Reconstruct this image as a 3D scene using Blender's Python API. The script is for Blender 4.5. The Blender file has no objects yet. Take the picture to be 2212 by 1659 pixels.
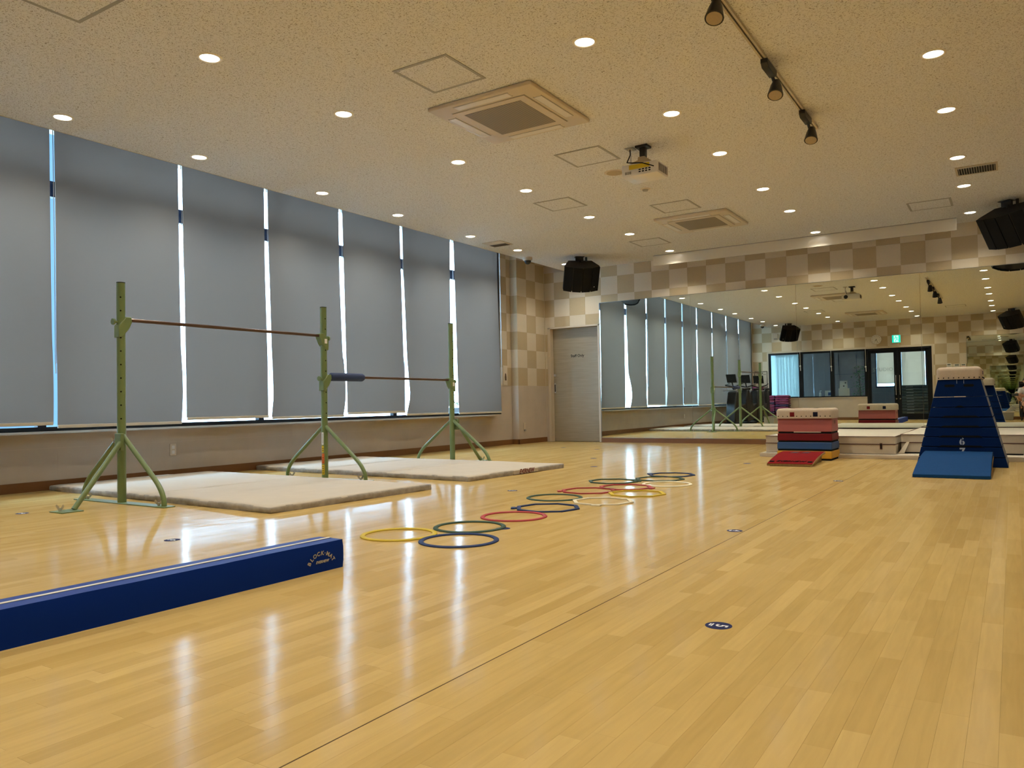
import bpy, bmesh, math, random
from mathutils import Vector, Matrix, noise
random.seed(7)
PI = math.pi
C = bpy.context.scene.collection
S = bpy.context.scene

# ------------------------------------------------------------------ camera, sky, sun, exposure
H = 0.7                                   # camera height
yaw, pit, rol = 0.571371790, 0.0253566886, -0.0180123401
f = Vector((-math.sin(yaw)*math.cos(pit), math.cos(yaw)*math.cos(pit), math.sin(pit)))
r = f.cross(Vector((0, 0, 1))).normalized(); u = r.cross(f)
r2 = math.cos(rol)*r + math.sin(rol)*u; u2 = -math.sin(rol)*r + math.cos(rol)*u
cd = bpy.data.cameras.new('camera'); cam = bpy.data.objects.new('camera', cd); C.objects.link(cam)
cam.matrix_world = Matrix(((r2.x, u2.x, -f.x, 0), (r2.y, u2.y, -f.y, 0), (r2.z, u2.z, -f.z, H), (0, 0, 0, 1)))
cd.sensor_width = 36.0; cd.lens = 1680.76*36.0/2212.0; cd.clip_start = 0.01; cd.clip_end = 200
S.camera = cam
W = bpy.data.worlds.new('world'); S.world = W; W.use_nodes = True
bg = W.node_tree.nodes['Background']
bg.inputs[0].default_value = (0.24, 0.56, 1.0, 1); bg.inputs[1].default_value = 1.3
sd = bpy.data.lights.new('sun', 'SUN'); sd.energy = 120.0; sd.angle = 0.01; sd.color = (0.40, 0.68, 1.0)
sun = bpy.data.objects.new('sun', sd); C.objects.link(sun)
sun.rotation_euler = Vector((0.55, 0.40, 0.75)).to_track_quat('Z', 'Y').to_euler()
S.view_settings.view_transform = 'Standard'; S.view_settings.look = 'None'
S.view_settings.exposure = 0.0; S.view_settings.gamma = 1.0; S.view_settings.use_curve_mapping = False
LAMP_W, LAMP_C = 88.0, (1.0, 0.95, 0.80)
try:
    S.cycles.max_bounces = 24; S.cycles.glossy_bounces = 20; S.cycles.transparent_max_bounces = 12
    S.cycles.diffuse_bounces = 5; S.cycles.sample_clamp_indirect = 25.0; S.cycles.use_denoising = True
    S.cycles.caustics_reflective = False; S.cycles.caustics_refractive = False
except Exception: pass

# ------------------------------------------------------------------ materials
def newmat(name):
    m = bpy.data.materials.new(name); m.use_nodes = True
    nt = m.node_tree; b = nt.nodes['Principled BSDF']
    return m, nt, b
def nd(nt, t, **k):
    n = nt.nodes.new(t)
    for a, v in k.items(): setattr(n, a, v)
    return n
def mat(name, col, rough=0.5, metal=0.0, spec=0.5, noise_amt=0.0, noise_scale=20.0, bump=0.0, bump_scale=60.0, coat=0.0):
    m, nt, b = newmat(name)
    b.inputs['Base Color'].default_value = (*col, 1); b.inputs['Roughness'].default_value = rough
    b.inputs['Metallic'].default_value = metal; b.inputs['Specular IOR Level'].default_value = spec
    b.inputs['Coat Weight'].default_value = coat
    geo = nd(nt, 'ShaderNodeNewGeometry')
    if noise_amt:
        n = nd(nt, 'ShaderNodeTexNoise'); n.inputs['Scale'].default_value = noise_scale; n.inputs['Detail'].default_value = 4
        nt.links.new(geo.outputs['Position'], n.inputs['Vector'])
        mx = nd(nt, 'ShaderNodeMix', data_type='RGBA', blend_type='MULTIPLY')
        mr = nd(nt, 'ShaderNodeMapRange'); mr.inputs[1].default_value = 0.3; mr.inputs[2].default_value = 0.7
        mr.inputs[3].default_value = 1-noise_amt; mr.inputs[4].default_value = 1.0
        nt.links.new(n.outputs['Fac'], mr.inputs[0])
        mx.inputs[0].default_value = 1; mx.inputs[6].default_value = (*col, 1)
        nt.links.new(mr.outputs[0], mx.inputs[7]); nt.links.new(mx.outputs[2], b.inputs['Base Color'])
    if bump:
        n2 = nd(nt, 'ShaderNodeTexNoise'); n2.inputs['Scale'].default_value = bump_scale; n2.inputs['Detail'].default_value = 3
        nt.links.new(geo.outputs['Position'], n2.inputs['Vector'])
        bp = nd(nt, 'ShaderNodeBump'); bp.inputs['Strength'].default_value = bump; bp.inputs['Distance'].default_value = 0.004
        nt.links.new(n2.outputs['Fac'], bp.inputs['Height']); nt.links.new(bp.outputs[0], b.inputs['Normal'])
    return m
def emis(name, col, st):
    m, nt, b = newmat(name)
    b.inputs['Base Color'].default_value = (*col, 1)
    b.inputs['Emission Color'].default_value = (*col, 1); b.inputs['Emission Strength'].default_value = st
    return m
def fabric_mat(name, col, trans_col, fac):           # cloth that lets daylight through
    m, nt, b = newmat(name); nt.nodes.remove(b)
    d = nd(nt, 'ShaderNodeBsdfDiffuse'); d.inputs[0].default_value = (*col, 1)
    t = nd(nt, 'ShaderNodeBsdfTranslucent'); t.inputs[0].default_value = (*trans_col, 1)
    mx = nd(nt, 'ShaderNodeMixShader'); mx.inputs[0].default_value = fac
    nt.links.new(d.outputs[0], mx.inputs[1]); nt.links.new(t.outputs[0], mx.inputs[2])
    nt.links.new(mx.outputs[0], nt.nodes['Material Output'].inputs[0])
    return m
def glass_mat(name, tint, refl=0.07):
    m, nt, b = newmat(name); nt.nodes.remove(b)
    t = nd(nt, 'ShaderNodeBsdfTransparent'); t.inputs[0].default_value = (*tint, 1)
    g = nd(nt, 'ShaderNodeBsdfGlossy'); g.inputs['Roughness'].default_value = 0.0; g.inputs[0].default_value = (0.9, 0.95, 1, 1)
    lw = nd(nt, 'ShaderNodeLayerWeight'); lw.inputs[0].default_value = 0.5
    pw = nd(nt, 'ShaderNodeMath', operation='POWER'); pw.inputs[1].default_value = 5.0
    nt.links.new(lw.outputs['Facing'], pw.inputs[0])
    fr = nd(nt, 'ShaderNodeMath', operation='MULTIPLY_ADD'); fr.inputs[1].default_value = 0.9; fr.inputs[2].default_value = 0.035
    nt.links.new(pw.outputs[0], fr.inputs[0])
    mx = nd(nt, 'ShaderNodeMixShader')
    nt.links.new(fr.outputs[0], mx.inputs[0]); nt.links.new(t.outputs[0], mx.inputs[1]); nt.links.new(g.outputs[0], mx.inputs[2])
    nt.links.new(mx.outputs[0], nt.nodes['Material Output'].inputs[0])
    return m
def floor_mat(name, attr_type):
    m, nt, b = newmat(name)
    at = nd(nt, 'ShaderNodeAttribute', attribute_name='tone', attribute_type=attr_type)
    geo = nd(nt, 'ShaderNodeNewGeometry')
    mp = nd(nt, 'ShaderNodeMapping'); mp.inputs['Scale'].default_value = (60, 4, 1)
    nt.links.new(geo.outputs['Position'], mp.inputs['Vector'])
    n = nd(nt, 'ShaderNodeTexNoise'); n.inputs['Scale'].default_value = 1.0; n.inputs['Detail'].default_value = 5; n.inputs['Distortion'].default_value = 0.6
    nt.links.new(mp.outputs[0], n.inputs['Vector'])
    ramp = nd(nt, 'ShaderNodeValToRGB')
    ramp.color_ramp.elements[0].color = (0.475, 0.312, 0.103, 1); ramp.color_ramp.elements[0].position = 0.0
    ramp.color_ramp.elements[1].color = (0.60, 0.415, 0.160, 1); ramp.color_ramp.elements[1].position = 1.0
    nt.links.new(at.outputs['Fac'], ramp.inputs[0])
    mr = nd(nt, 'ShaderNodeMapRange'); mr.inputs[1].default_value = 0.3; mr.inputs[2].default_value = 0.7; mr.inputs[3].default_value = 0.93; mr.inputs[4].default_value = 1.03
    nt.links.new(n.outputs['Fac'], mr.inputs[0])
    mx = nd(nt, 'ShaderNodeMix', data_type='RGBA', blend_type='MULTIPLY'); mx.inputs[0].default_value = 1
    nt.links.new(ramp.outputs[0], mx.inputs[6]); nt.links.new(mr.outputs[0], mx.inputs[7]); nt.links.new(mx.outputs[2], b.inputs['Base Color'])
    b.inputs['Specular IOR Level'].default_value = 0.0; b.inputs['Roughness'].default_value = 0.6
    # worn lacquer: gloss varies slowly, and the sheet undulates a little
    n3 = nd(nt, 'ShaderNodeTexNoise'); n3.inputs['Scale'].default_value = 0.9; n3.inputs['Detail'].default_value = 3
    nt.links.new(geo.outputs['Position'], n3.inputs['Vector'])
    m3 = nd(nt, 'ShaderNodeMapRange'); m3.inputs[1].default_value = 0.3; m3.inputs[2].default_value = 0.7; m3.inputs[3].default_value = 0.115; m3.inputs[4].default_value = 0.17
    nt.links.new(n3.outputs['Fac'], m3.inputs[0]); gl = nd(nt, 'ShaderNodeBsdfGlossy'); nt.links.new(m3.outputs[0], gl.inputs['Roughness'])
    mp2 = nd(nt, 'ShaderNodeMapping'); mp2.inputs['Scale'].default_value = (5, 3.2, 1)
    nt.links.new(geo.outputs['Position'], mp2.inputs['Vector'])
    n2 = nd(nt, 'ShaderNodeTexNoise'); n2.inputs['Scale'].default_value = 1.0; n2.inputs['Detail'].default_value = 2.5
    nt.links.new(mp2.outputs[0], n2.inputs['Vector'])
    bp = nd(nt, 'ShaderNodeBump'); bp.inputs['Strength'].default_value = 0.35; bp.inputs['Distance'].default_value = 0.006
    nt.links.new(n2.outputs['Fac'], bp.inputs['Height']); nt.links.new(bp.outputs[0], gl.inputs['Normal'])
    # lacquer gloss: weak seen from above, stronger at a low angle, never a full mirror
    lw = nd(nt, 'ShaderNodeLayerWeight'); lw.inputs[0].default_value = 0.5
    pw = nd(nt, 'ShaderNodeMath', operation='POWER'); pw.inputs[1].default_value = 4.2
    ma = nd(nt, 'ShaderNodeMath', operation='MULTIPLY_ADD'); ma.inputs[1].default_value = 0.48; ma.inputs[2].default_value = 0.035
    nt.links.new(lw.outputs['Facing'], pw.inputs[0]); nt.links.new(pw.outputs[0], ma.inputs[0])
    ms = nd(nt, 'ShaderNodeMixShader'); nt.links.new(ma.outputs[0], ms.inputs[0])
    nt.links.new(b.outputs[0], ms.inputs[1]); nt.links.new(gl.outputs[0], ms.inputs[2]); nt.links.new(ms.outputs[0], nt.nodes['Material Output'].inputs[0])
    return m
def ceiling_mat():
    m, nt, b = newmat('ceiling_board')
    geo = nd(nt, 'ShaderNodeNewGeometry')
    nw = nd(nt, 'ShaderNodeTexNoise'); nw.inputs['Scale'].default_value = 30
    nt.links.new(geo.outputs['Position'], nw.inputs['Vector'])
    mxv = nd(nt, 'ShaderNodeMix', data_type='RGBA', blend_type='LINEAR_LIGHT'); mxv.inputs[0].default_value = 0.035
    nt.links.new(geo.outputs['Position'], mxv.inputs[6]); nt.links.new(nw.outputs['Color'], mxv.inputs[7])
    mp = nd(nt, 'ShaderNodeMapping'); mp.inputs['Scale'].default_value = (52, 84, 1)
    nt.links.new(mxv.outputs[2], mp.inputs['Vector'])
    v = nd(nt, 'ShaderNodeTexVoronoi', voronoi_dimensions='2D'); v.inputs['Scale'].default_value = 1.0; v.inputs['Randomness'].default_value = 1.0
    nt.links.new(mp.outputs[0], v.inputs['Vector'])
    rp = nd(nt, 'ShaderNodeValToRGB')
    e = rp.color_ramp.elements
    e[0].position = 0.13; e[0].color = (0.36, 0.33, 0.28, 1); e[1].position = 0.26; e[1].color = (0.75, 0.745, 0.735, 1)
    nt.links.new(v.outputs['Distance'], rp.inputs[0]); nt.links.new(rp.outputs[0], b.inputs['Base Color'])
    b.inputs['Roughness'].default_value = 0.9; b.inputs['Specular IOR Level'].default_value = 0.1
    bp = nd(nt, 'ShaderNodeBump'); bp.inputs['Strength'].default_value = 0.4; bp.inputs['Distance'].default_value = 0.003
    nt.links.new(rp.outputs[0], bp.inputs['Height']); nt.links.new(bp.outputs[0], b.inputs['Normal'])
    return m
def grain_mat(name, c0, c1, scale, rough=0.5):
    m, nt, b = newmat(name)
    geo = nd(nt, 'ShaderNodeNewGeometry'); mp = nd(nt, 'ShaderNodeMapping'); mp.inputs['Scale'].default_value = scale
    nt.links.new(geo.outputs['Position'], mp.inputs['Vector'])
    n = nd(nt, 'ShaderNodeTexNoise'); n.inputs['Scale'].default_value = 1; n.inputs['Detail'].default_value = 6
    nt.links.new(mp.outputs[0], n.inputs['Vector'])
    rp = nd(nt, 'ShaderNodeValToRGB'); e = rp.color_ramp.elements
    e[0].position = 0.3; e[0].color = (*c0, 1); e[1].position = 0.7; e[1].color = (*c1, 1)
    nt.links.new(n.outputs['Fac'], rp.inputs[0]); nt.links.new(rp.outputs[0], b.inputs['Base Color'])
    b.inputs['Roughness'].default_value = rough
    return m
def slit_mat(name, c0, c1, axis, scale, rough=0.6):      # fine louvre or mesh print
    m, nt, b = newmat(name)
    tc = nd(nt, 'ShaderNodeTexCoord'); w = nd(nt, 'ShaderNodeTexWave', bands_direction=axis); w.inputs['Scale'].default_value = scale
    nt.links.new(tc.outputs['Object'], w.inputs['Vector'])
    rp = nd(nt, 'ShaderNodeValToRGB'); e = rp.color_ramp.elements
    e[0].position = 0.35; e[0].color = (*c0, 1); e[1].position = 0.65; e[1].color = (*c1, 1)
    nt.links.new(w.outputs['Fac'], rp.inputs[0]); nt.links.new(rp.outputs[0], b.inputs['Base Color']); b.inputs['Roughness'].default_value = rough
    return m

M = {}
M['plank'] = floor_mat('maple_print_single', 'OBJECT'); M['planks'] = floor_mat('maple_print', 'GEOMETRY')
M['subfloor'] = mat('subfloor', (0.40, 0.27, 0.095), 0.4)
M['seam'] = mat('sheet_seam', (0.10, 0.065, 0.035), 1.0, spec=0.0)
M['ceiling'] = ceiling_mat()
M['tile_light'] = mat('checker_light', (0.62, 0.535, 0.405), 0.85, spec=0.2, noise_amt=0.05, noise_scale=90, bump=0.15, bump_scale=150)
M['tile_dark'] = mat('checker_dark', (0.47, 0.37, 0.23), 0.85, spec=0.2, noise_amt=0.07, noise_scale=90, bump=0.15, bump_scale=150)
M['wall'] = mat('wall_plain', (0.54, 0.46, 0.37), 0.8, spec=0.2, noise_amt=0.06, noise_scale=5)
M['dado'] = mat('dado_panel', (0.51, 0.43, 0.345), 0.7, spec=0.3, noise_amt=0.10, noise_scale=3.5)
M['joint'] = mat('panel_joint', (0.55, 0.46, 0.36), 0.8)
M['base'] = mat('brown_baseboard', (0.20, 0.080, 0.022), 0.4, noise_amt=0.15, noise_scale=4)
M['trim'] = mat('cream_trim', (0.55, 0.46, 0.34), 0.5)
M['door'] = grain_mat('pale_door_grain', (0.275, 0.215, 0.128), (0.325, 0.26, 0.165), (3, 3, 45))
M['black_alu'] = mat('black_aluminium', (0.005, 0.0055, 0.007), 0.5, spec=0.2)
M['navy_alu'] = mat('dark_aluminium', (0.008, 0.018, 0.055), 0.4)
M['chrome'] = mat('chrome', (0.75, 0.74, 0.72), 0.18, metal=1.0)
M['zinc'] = mat('zinc', (0.62, 0.63, 0.64), 0.3, metal=1.0)
M['steel'] = mat('bar_steel', (0.10, 0.055, 0.035), 0.32, metal=0.6)
M['green'] = mat('green_enamel', (0.165, 0.225, 0.088), 0.36, spec=0.5, noise_amt=0.12, noise_scale=9)
M['black'] = mat('black_plastic', (0.010, 0.0095, 0.009), 0.45)
M['matte_black'] = mat('black_grille', (0.0045, 0.0042, 0.004), 0.8, spec=0.25)
M['speaker_top'] = mat('speaker_shell', (0.024, 0.019, 0.014), 0.6)
M['blind'] = fabric_mat('blind_cloth', (0.200, 0.193, 0.186), (0.069, 0.048, 0.037), 0.40)
M['rail'] = mat('blind_rail', (0.50, 0.46, 0.40), 0.5)
M['chain'] = mat('bead_chain', (0.35, 0.40, 0.46), 0.4)
M['glass'] = glass_mat('window_glass', (0.97, 0.985, 1.0))
M['glass_dark'] = glass_mat('lobby_glass', (0.90, 0.95, 0.97))
m, nt, b = newmat('mirror_silver'); b.inputs['Base Color'].default_value = (0.84, 0.885, 0.80, 1); b.inputs['Metallic'].default_value = 1; b.inputs['Roughness'].default_value = 0.0
M['mirror'] = m
M['mirror_edge'] = mat('mirror_edge', (0.25, 0.24, 0.21), 0.3, metal=0.8)
M['lens'] = emis('lamp_lens', (1.0, 0.95, 0.84), 14.0)
M['lamp_ring'] = mat('lamp_ring', (0.80, 0.74, 0.62), 0.35)
M['cream_plastic'] = mat('cream_plastic', (0.62, 0.53, 0.41), 0.45)
M['white_plastic'] = mat('white_plastic', (0.72, 0.68, 0.62), 0.35)
M['ac_grille'] = slit_mat('ac_mesh', (0.20, 0.165, 0.11), (0.27, 0.225, 0.155), 'X', 14)
M['hatch'] = mat('hatch_frame', (0.33, 0.31, 0.265), 0.5)
M['vent_dark'] = mat('vent_void', (0.004, 0.004, 0.004), 0.9)
M['track'] = mat('track_alu', (0.48, 0.41, 0.28), 0.4)
M['track_slot'] = mat('track_slot', (0.085, 0.062, 0.022), 0.6)
M['screen_box'] = mat('fascia_white', (0.66, 0.60, 0.49), 0.25, spec=0.5)
M['yellow_label'] = mat('yellow_label', (0.62, 0.44, 0.015), 0.5)
M['orange_label'] = mat('orange_label', (0.60, 0.12, 0.012), 0.5)
M['white_label'] = mat('white_label', (0.75, 0.73, 0.70), 0.5)
M['ink'] = mat('ink', (0.010, 0.010, 0.010), 0.8, spec=0.08)
M['navy_sticker'] = mat('navy_sticker', (0.016, 0.022, 0.085), 0.6, spec=0.08)
M['white_ink'] = mat('white_ink', (0.75, 0.75, 0.78), 0.5)
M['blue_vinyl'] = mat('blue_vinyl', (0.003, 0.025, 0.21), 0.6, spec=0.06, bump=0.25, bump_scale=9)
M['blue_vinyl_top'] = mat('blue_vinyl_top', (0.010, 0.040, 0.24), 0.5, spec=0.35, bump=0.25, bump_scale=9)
M['yellow_vinyl'] = mat('yellow_vinyl', (0.62, 0.40, 0.01), 0.5)
M['stripe'] = mat('cream_stripe', (0.62, 0.60, 0.50), 0.6)
M['logo_grey'] = mat('logo_grey', (0.40, 0.37, 0.31), 0.6)
M['canvas'] = mat('cream_canvas', (0.49, 0.425, 0.345), 0.8, spec=0.2, noise_amt=0.05, noise_scale=7, bump=0.15, bump_scale=35)
M['canvas_side'] = mat('soiled_canvas', (0.40, 0.36, 0.31), 0.8, spec=0.2, noise_amt=0.35, noise_scale=17, bump=0.6, bump_scale=40)
M['canvas_pad'] = mat('pad_canvas', (0.50, 0.41, 0.31), 0.85, spec=0.15, noise_amt=0.08, noise_scale=40, bump=0.2, bump_scale=200)
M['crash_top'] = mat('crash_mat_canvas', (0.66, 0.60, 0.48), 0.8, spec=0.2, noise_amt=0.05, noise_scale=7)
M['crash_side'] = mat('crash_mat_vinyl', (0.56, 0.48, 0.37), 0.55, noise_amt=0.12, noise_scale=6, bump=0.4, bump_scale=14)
M['piping'] = mat('brown_piping', (0.11, 0.045, 0.032), 0.7)
M['vault_blue'] = mat('vault_blue', (0.002, 0.0155, 0.082), 0.6, spec=0.05, noise_amt=0.1, noise_scale=8)
M['vault_side'] = mat('vault_blue_gloss', (0.010, 0.022, 0.07), 0.30, spec=0.4)
M['stencil'] = mat('stencil_grey', (0.42, 0.46, 0.52), 0.6)
M['pink'] = mat('soft_pink', (0.33, 0.075, 0.062), 0.5)
M['red'] = mat('soft_red', (0.13, 0.003, 0.004), 0.5, spec=0.2)
M['mid_blue'] = mat('soft_blue', (0.010, 0.055, 0.17), 0.45)
M['amber'] = mat('soft_amber', (0.55, 0.27, 0.012), 0.45)
M['board_red'] = mat('board_carpet_red', (0.20, 0.006, 0.008), 0.9, spec=0.1, noise_amt=0.1, noise_scale=60)
M['board_blue'] = mat('board_carpet_blue', (0.010, 0.055, 0.17), 0.9, spec=0.1, noise_amt=0.12, noise_scale=50)
M['ply'] = grain_mat('board_plywood', (0.30, 0.18, 0.055), (0.38, 0.24, 0.085), (40, 40, 6))
M['maroon'] = mat('maroon_rubber', (0.09, 0.015, 0.022), 0.7)
for k, c in dict(yellow=(0.52, 0.38, 0.035), dkgreen=(0.042, 0.075, 0.052), navy=(0.020, 0.038, 0.115), coral=(0.36, 0.05, 0.055), cream=(0.66, 0.60, 0.44)).items():
    M['hoop_'+k] = mat('hoop_'+k, c, 0.6, spec=0.15)
M['magenta'] = mat('step_magenta', (0.22, 0.018, 0.075), 0.55)
M['purple'] = mat('step_purple', (0.045, 0.02, 0.075), 0.55)
M['exit_green'] = emis('exit_green', (0.0, 0.58, 0.46), 1.1)
M['exit_white'] = emis('exit_white', (0.55, 0.95, 0.95), 1.0)
M['lobby_wall'] = mat('lobby_wall', (0.19, 0.155, 0.14), 0.8)
M['lobby_blind'] = fabric_mat('lobby_blind_cloth', (0.5, 0.5, 0.5), (0.82, 0.62, 0.47), 0.55)
M['lobby_slat'] = fabric_mat('lobby_slat_cloth', (0.4, 0.45, 0.5), (0.56, 0.58, 0.53), 0.6)
M['lobby_mat'] = mat('lobby_stack_vinyl', (0.035, 0.06, 0.075), 0.35)
M['leaf'] = mat('leaf_green', (0.10, 0.25, 0.08), 0.5)
M['bark'] = mat('bark', (0.12, 0.08, 0.05), 0.8)
M['planter'] = mat('planter_grey', (0.35, 0.38, 0.42), 0.6)
M['facade'] = mat('outside_white_wall', (0.80, 0.80, 0.78), 0.8)
M['paving'] = mat('outside_paving', (0.40, 0.39, 0.37), 0.9)
M['clear_box'] = mat('frosted_plastic', (0.30, 0.28, 0.23), 0.25)
M['paper'] = mat('paper', (0.68, 0.66, 0.62), 0.7)
M['skin'] = mat('skin', (0.52, 0.28, 0.18), 0.5)
M['shirt'] = mat('grey_shirt', (0.52, 0.50, 0.48), 0.85)
M['shorts'] = mat('black_shorts', (0.012, 0.012, 0.014), 0.8)
M['hair'] = mat('black_hair', (0.012, 0.009, 0.007), 0.5)
M['shoe'] = mat('beige_shoe', (0.50, 0.40, 0.29), 0.7)
M['blue_pad'] = mat('navy_foam', (0.020, 0.040, 0.115), 0.75, bump=0.2, bump_scale=120)
M['cord'] = mat('cream_cord', (0.62, 0.56, 0.45), 0.7)
M['lcd'] = mat('lcd_grey', (0.10, 0.12, 0.10), 0.3)
M['poster'] = mat('poster_paper', (0.50, 0.43, 0.32), 0.6)
M['phone'] = mat('phone_dark', (0.02, 0.022, 0.028), 0.3)
M['brown_print'] = mat('brown_print', (0.085, 0.045, 0.02), 0.6)

# ------------------------------------------------------------------ mesh helpers
class MB:
    def __init__(s): s.v = []; s.f = []; s.mi = []; s.tone = []; s.cur = 0; s.tn = 0.0; s.T = None
    def add(s, vs, fs):
        o = len(s.v)
        for p in vs:
            p = Vector(p)
            if s.T is not None: p = s.T @ p
            s.v.append(p[:])
        for q in fs: s.f.append([o+i for i in q]); s.mi.append(s.cur); s.tone.append(s.tn)
        return s
    def box(s, x0, x1, y0, y1, z0, z1):
        return s.add([(x0,y0,z0),(x1,y0,z0),(x1,y1,z0),(x0,y1,z0),(x0,y0,z1),(x1,y0,z1),(x1,y1,z1),(x0,y1,z1)],
                     [(0,3,2,1),(4,5,6,7),(0,1,5,4),(1,2,6,5),(2,3,7,6),(3,0,4,7)])
    def cbox(s, c, d): return s.box(c[0]-d[0]/2, c[0]+d[0]/2, c[1]-d[1]/2, c[1]+d[1]/2, c[2]-d[2]/2, c[2]+d[2]/2)
    def hexa(s, bot, top):                    # two quads, counter-clockwise seen from above
        return s.add(list(bot)+list(top), [(3,2,1,0),(4,5,6,7),(0,1,5,4),(1,2,6,5),(2,3,7,6),(3,0,4,7)])
    def tube(s, pts, rad, n=10, cap=True, radii=None):
        pts = [Vector(p) for p in pts]; rings = []
        up = None
        for i, p in enumerate(pts):
            t = (pts[min(i+1, len(pts)-1)]-pts[max(i-1, 0)]).normalized()
            if up is None: up = Vector((0,0,1)) if abs(t.z) < 0.9 else Vector((1,0,0))
            a = t.cross(up).normalized(); b_ = a.cross(t).normalized(); up = b_
            R_ = radii[i] if radii else rad
            rings.append([p + a*math.cos(2*PI*k/n)*R_ + b_*math.sin(2*PI*k/n)*R_ for k in range(n)])
        vs = [q for rg in rings for q in rg]; fs = []
        for i in range(len(pts)-1):
            for k in range(n): fs.append((i*n+k, i*n+(k+1)%n, (i+1)*n+(k+1)%n, (i+1)*n+k))
        if cap: fs.append(tuple(range(n))[::-1]); fs.append(tuple((len(pts)-1)*n+k for k in range(n)))
        return s.add(vs, fs)
    def cyl(s, p0, p1, rad, n=16, r1=None): return s.tube([p0, p1], rad, n, True, [rad, rad if r1 is None else r1])
    def prism(s, poly, a0, a1, axis='z'):     # poly in the two other axes
        def P(q, a): return (q[0], q[1], a) if axis == 'z' else ((q[0], a, q[1]) if axis == 'y' else (a, q[0], q[1]))
        n = len(poly)
        vs = [P(q, a0) for q in poly]+[P(q, a1) for q in poly]
        fs = [tuple(range(n))[::-1], tuple(range(n, 2*n))]+[(i, (i+1)%n, n+(i+1)%n, n+i) for i in range(n)]
        return s.add(vs, fs)
    def lathe(s, prof, c=(0,0,0), n=24):
        vs = []; fs = []
        for (rad, z) in prof:
            for k in range(n): vs.append((c[0]+rad*math.cos(2*PI*k/n), c[1]+rad*math.sin(2*PI*k/n), c[2]+z))
        for i in range(len(prof)-1):
            for k in range(n): fs.append((i*n+k, i*n+(k+1)%n, (i+1)*n+(k+1)%n, (i+1)*n+k))
        return s.add(vs, fs)
    def disc(s, c, rad, z0, z1, n=28, sx=1, sy=1):
        return s.prism([(c[0]+rad*sx*math.cos(2*PI*k/n), c[1]+rad*sy*math.sin(2*PI*k/n)) for k in range(n)], z0, z1)
    def ball(s, c, rx, ry, rz, n=14, m=8):
        vs = [(c[0], c[1], c[2]-rz)]; fs = []
        for i in range(1, m):
            a = -PI/2+PI*i/m
            for k in range(n): vs.append((c[0]+rx*math.cos(a)*math.cos(2*PI*k/n), c[1]+ry*math.cos(a)*math.sin(2*PI*k/n), c[2]+rz*math.sin(a)))
        vs.append((c[0], c[1], c[2]+rz)); L = len(vs)-1
        for k in range(n): fs.append((0, 1+(k+1)%n, 1+k)); fs.append((L, L-n+k, L-n+(k+1)%n))
        for i in range(m-2):
            for k in range(n): fs.append((1+i*n+k, 1+i*n+(k+1)%n, 1+(i+1)*n+(k+1)%n, 1+(i+1)*n+k))
        return s.add(vs, fs)
    def grid(s, fn, nu, nv):
        vs = [fn(i/nu, j/nv) for j in range(nv+1) for i in range(nu+1)]
        fs = [(j*(nu+1)+i, j*(nu+1)+i+1, (j+1)*(nu+1)+i+1, (j+1)*(nu+1)+i) for j in range(nv) for i in range(nu)]
        return s.add(vs, fs)

def link(name, me, m, parent=None, smooth=None, bevel=0, bseg=2):
    o = bpy.data.objects.new(name, me); C.objects.link(o)
    if m is not None and not me.materials:
        for mm in (m if isinstance(m, (list, tuple)) else [m]): me.materials.append(mm)
    if parent is not None: o.parent = parent
    if smooth: me.shade_smooth(); me.set_sharp_from_angle(angle=math.radians(smooth))
    if bevel:
        md = o.modifiers.new('bevel', 'BEVEL'); md.width = bevel; md.segments = bseg; md.limit_method = 'ANGLE'; md.angle_limit = math.radians(40)
        me.shade_smooth(); me.set_sharp_from_angle(angle=math.radians(50))
    return o
def mesh(name, mb, fixn=True):
    me = bpy.data.meshes.new(name); me.from_pydata(mb.v, [], mb.f)
    if any(mb.mi): me.polygons.foreach_set('material_index', mb.mi)
    if any(mb.tone):
        a = me.attributes.new('tone', 'FLOAT', 'FACE'); a.data.foreach_set('value', mb.tone)
    if fixn:
        bm = bmesh.new(); bm.from_mesh(me); bmesh.ops.recalc_face_normals(bm, faces=bm.faces); bm.to_mesh(me); bm.free()
    me.update(); return me
def obj(name, mb, m, parent=None, smooth=None, bevel=0, bseg=2): return link(name, mesh(name, mb), m, parent, smooth, bevel, bseg)
def tag(o, label, cat, group=None):
    o['label'] = label; o['category'] = cat
    if group: o['group'] = group
    return o
def thing(name, label, cat, loc=(0,0,0), rz=0.0, group=None):
    o = bpy.data.objects.new(name, None); C.objects.link(o); o.empty_display_size = 0.1
    o.location = loc; o.rotation_euler = (0, 0, rz)
    return tag(o, label, cat, group)
def struct(name, mb, m, parent=None, **k):
    o = obj(name, mb, m, parent, **k)
    if parent is None: o['kind'] = 'structure'
    return o
def sgroup(name):
    o = bpy.data.objects.new(name, None); C.objects.link(o); o['kind'] = 'structure'; return o
def dup(root, loc, rz=None, label=None):
    q = root.copy(); C.objects.link(q); q.location = loc
    if rz is not None: q.rotation_euler = (0, 0, rz)
    if label: q['label'] = label
    for ch in root.children:
        c = ch.copy(); C.objects.link(c); c.parent = q
        for g in ch.children: d = g.copy(); C.objects.link(d); d.parent = c
    return q
def rbox(dx, dy, dz, rad, seg=3, z0=0.0, mats=None):
    bm = bmesh.new(); bmesh.ops.create_cube(bm, size=1.0)
    for v in bm.verts: v.co = Vector((v.co.x*dx, v.co.y*dy, (v.co.z+0.5)*dz+z0))
    bmesh.ops.bevel(bm, geom=bm.edges[:], offset=rad, segments=seg, profile=0.5, affect='EDGES')
    me = bpy.data.meshes.new('rounded_box'); bm.to_mesh(me); bm.free(); return me
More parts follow.
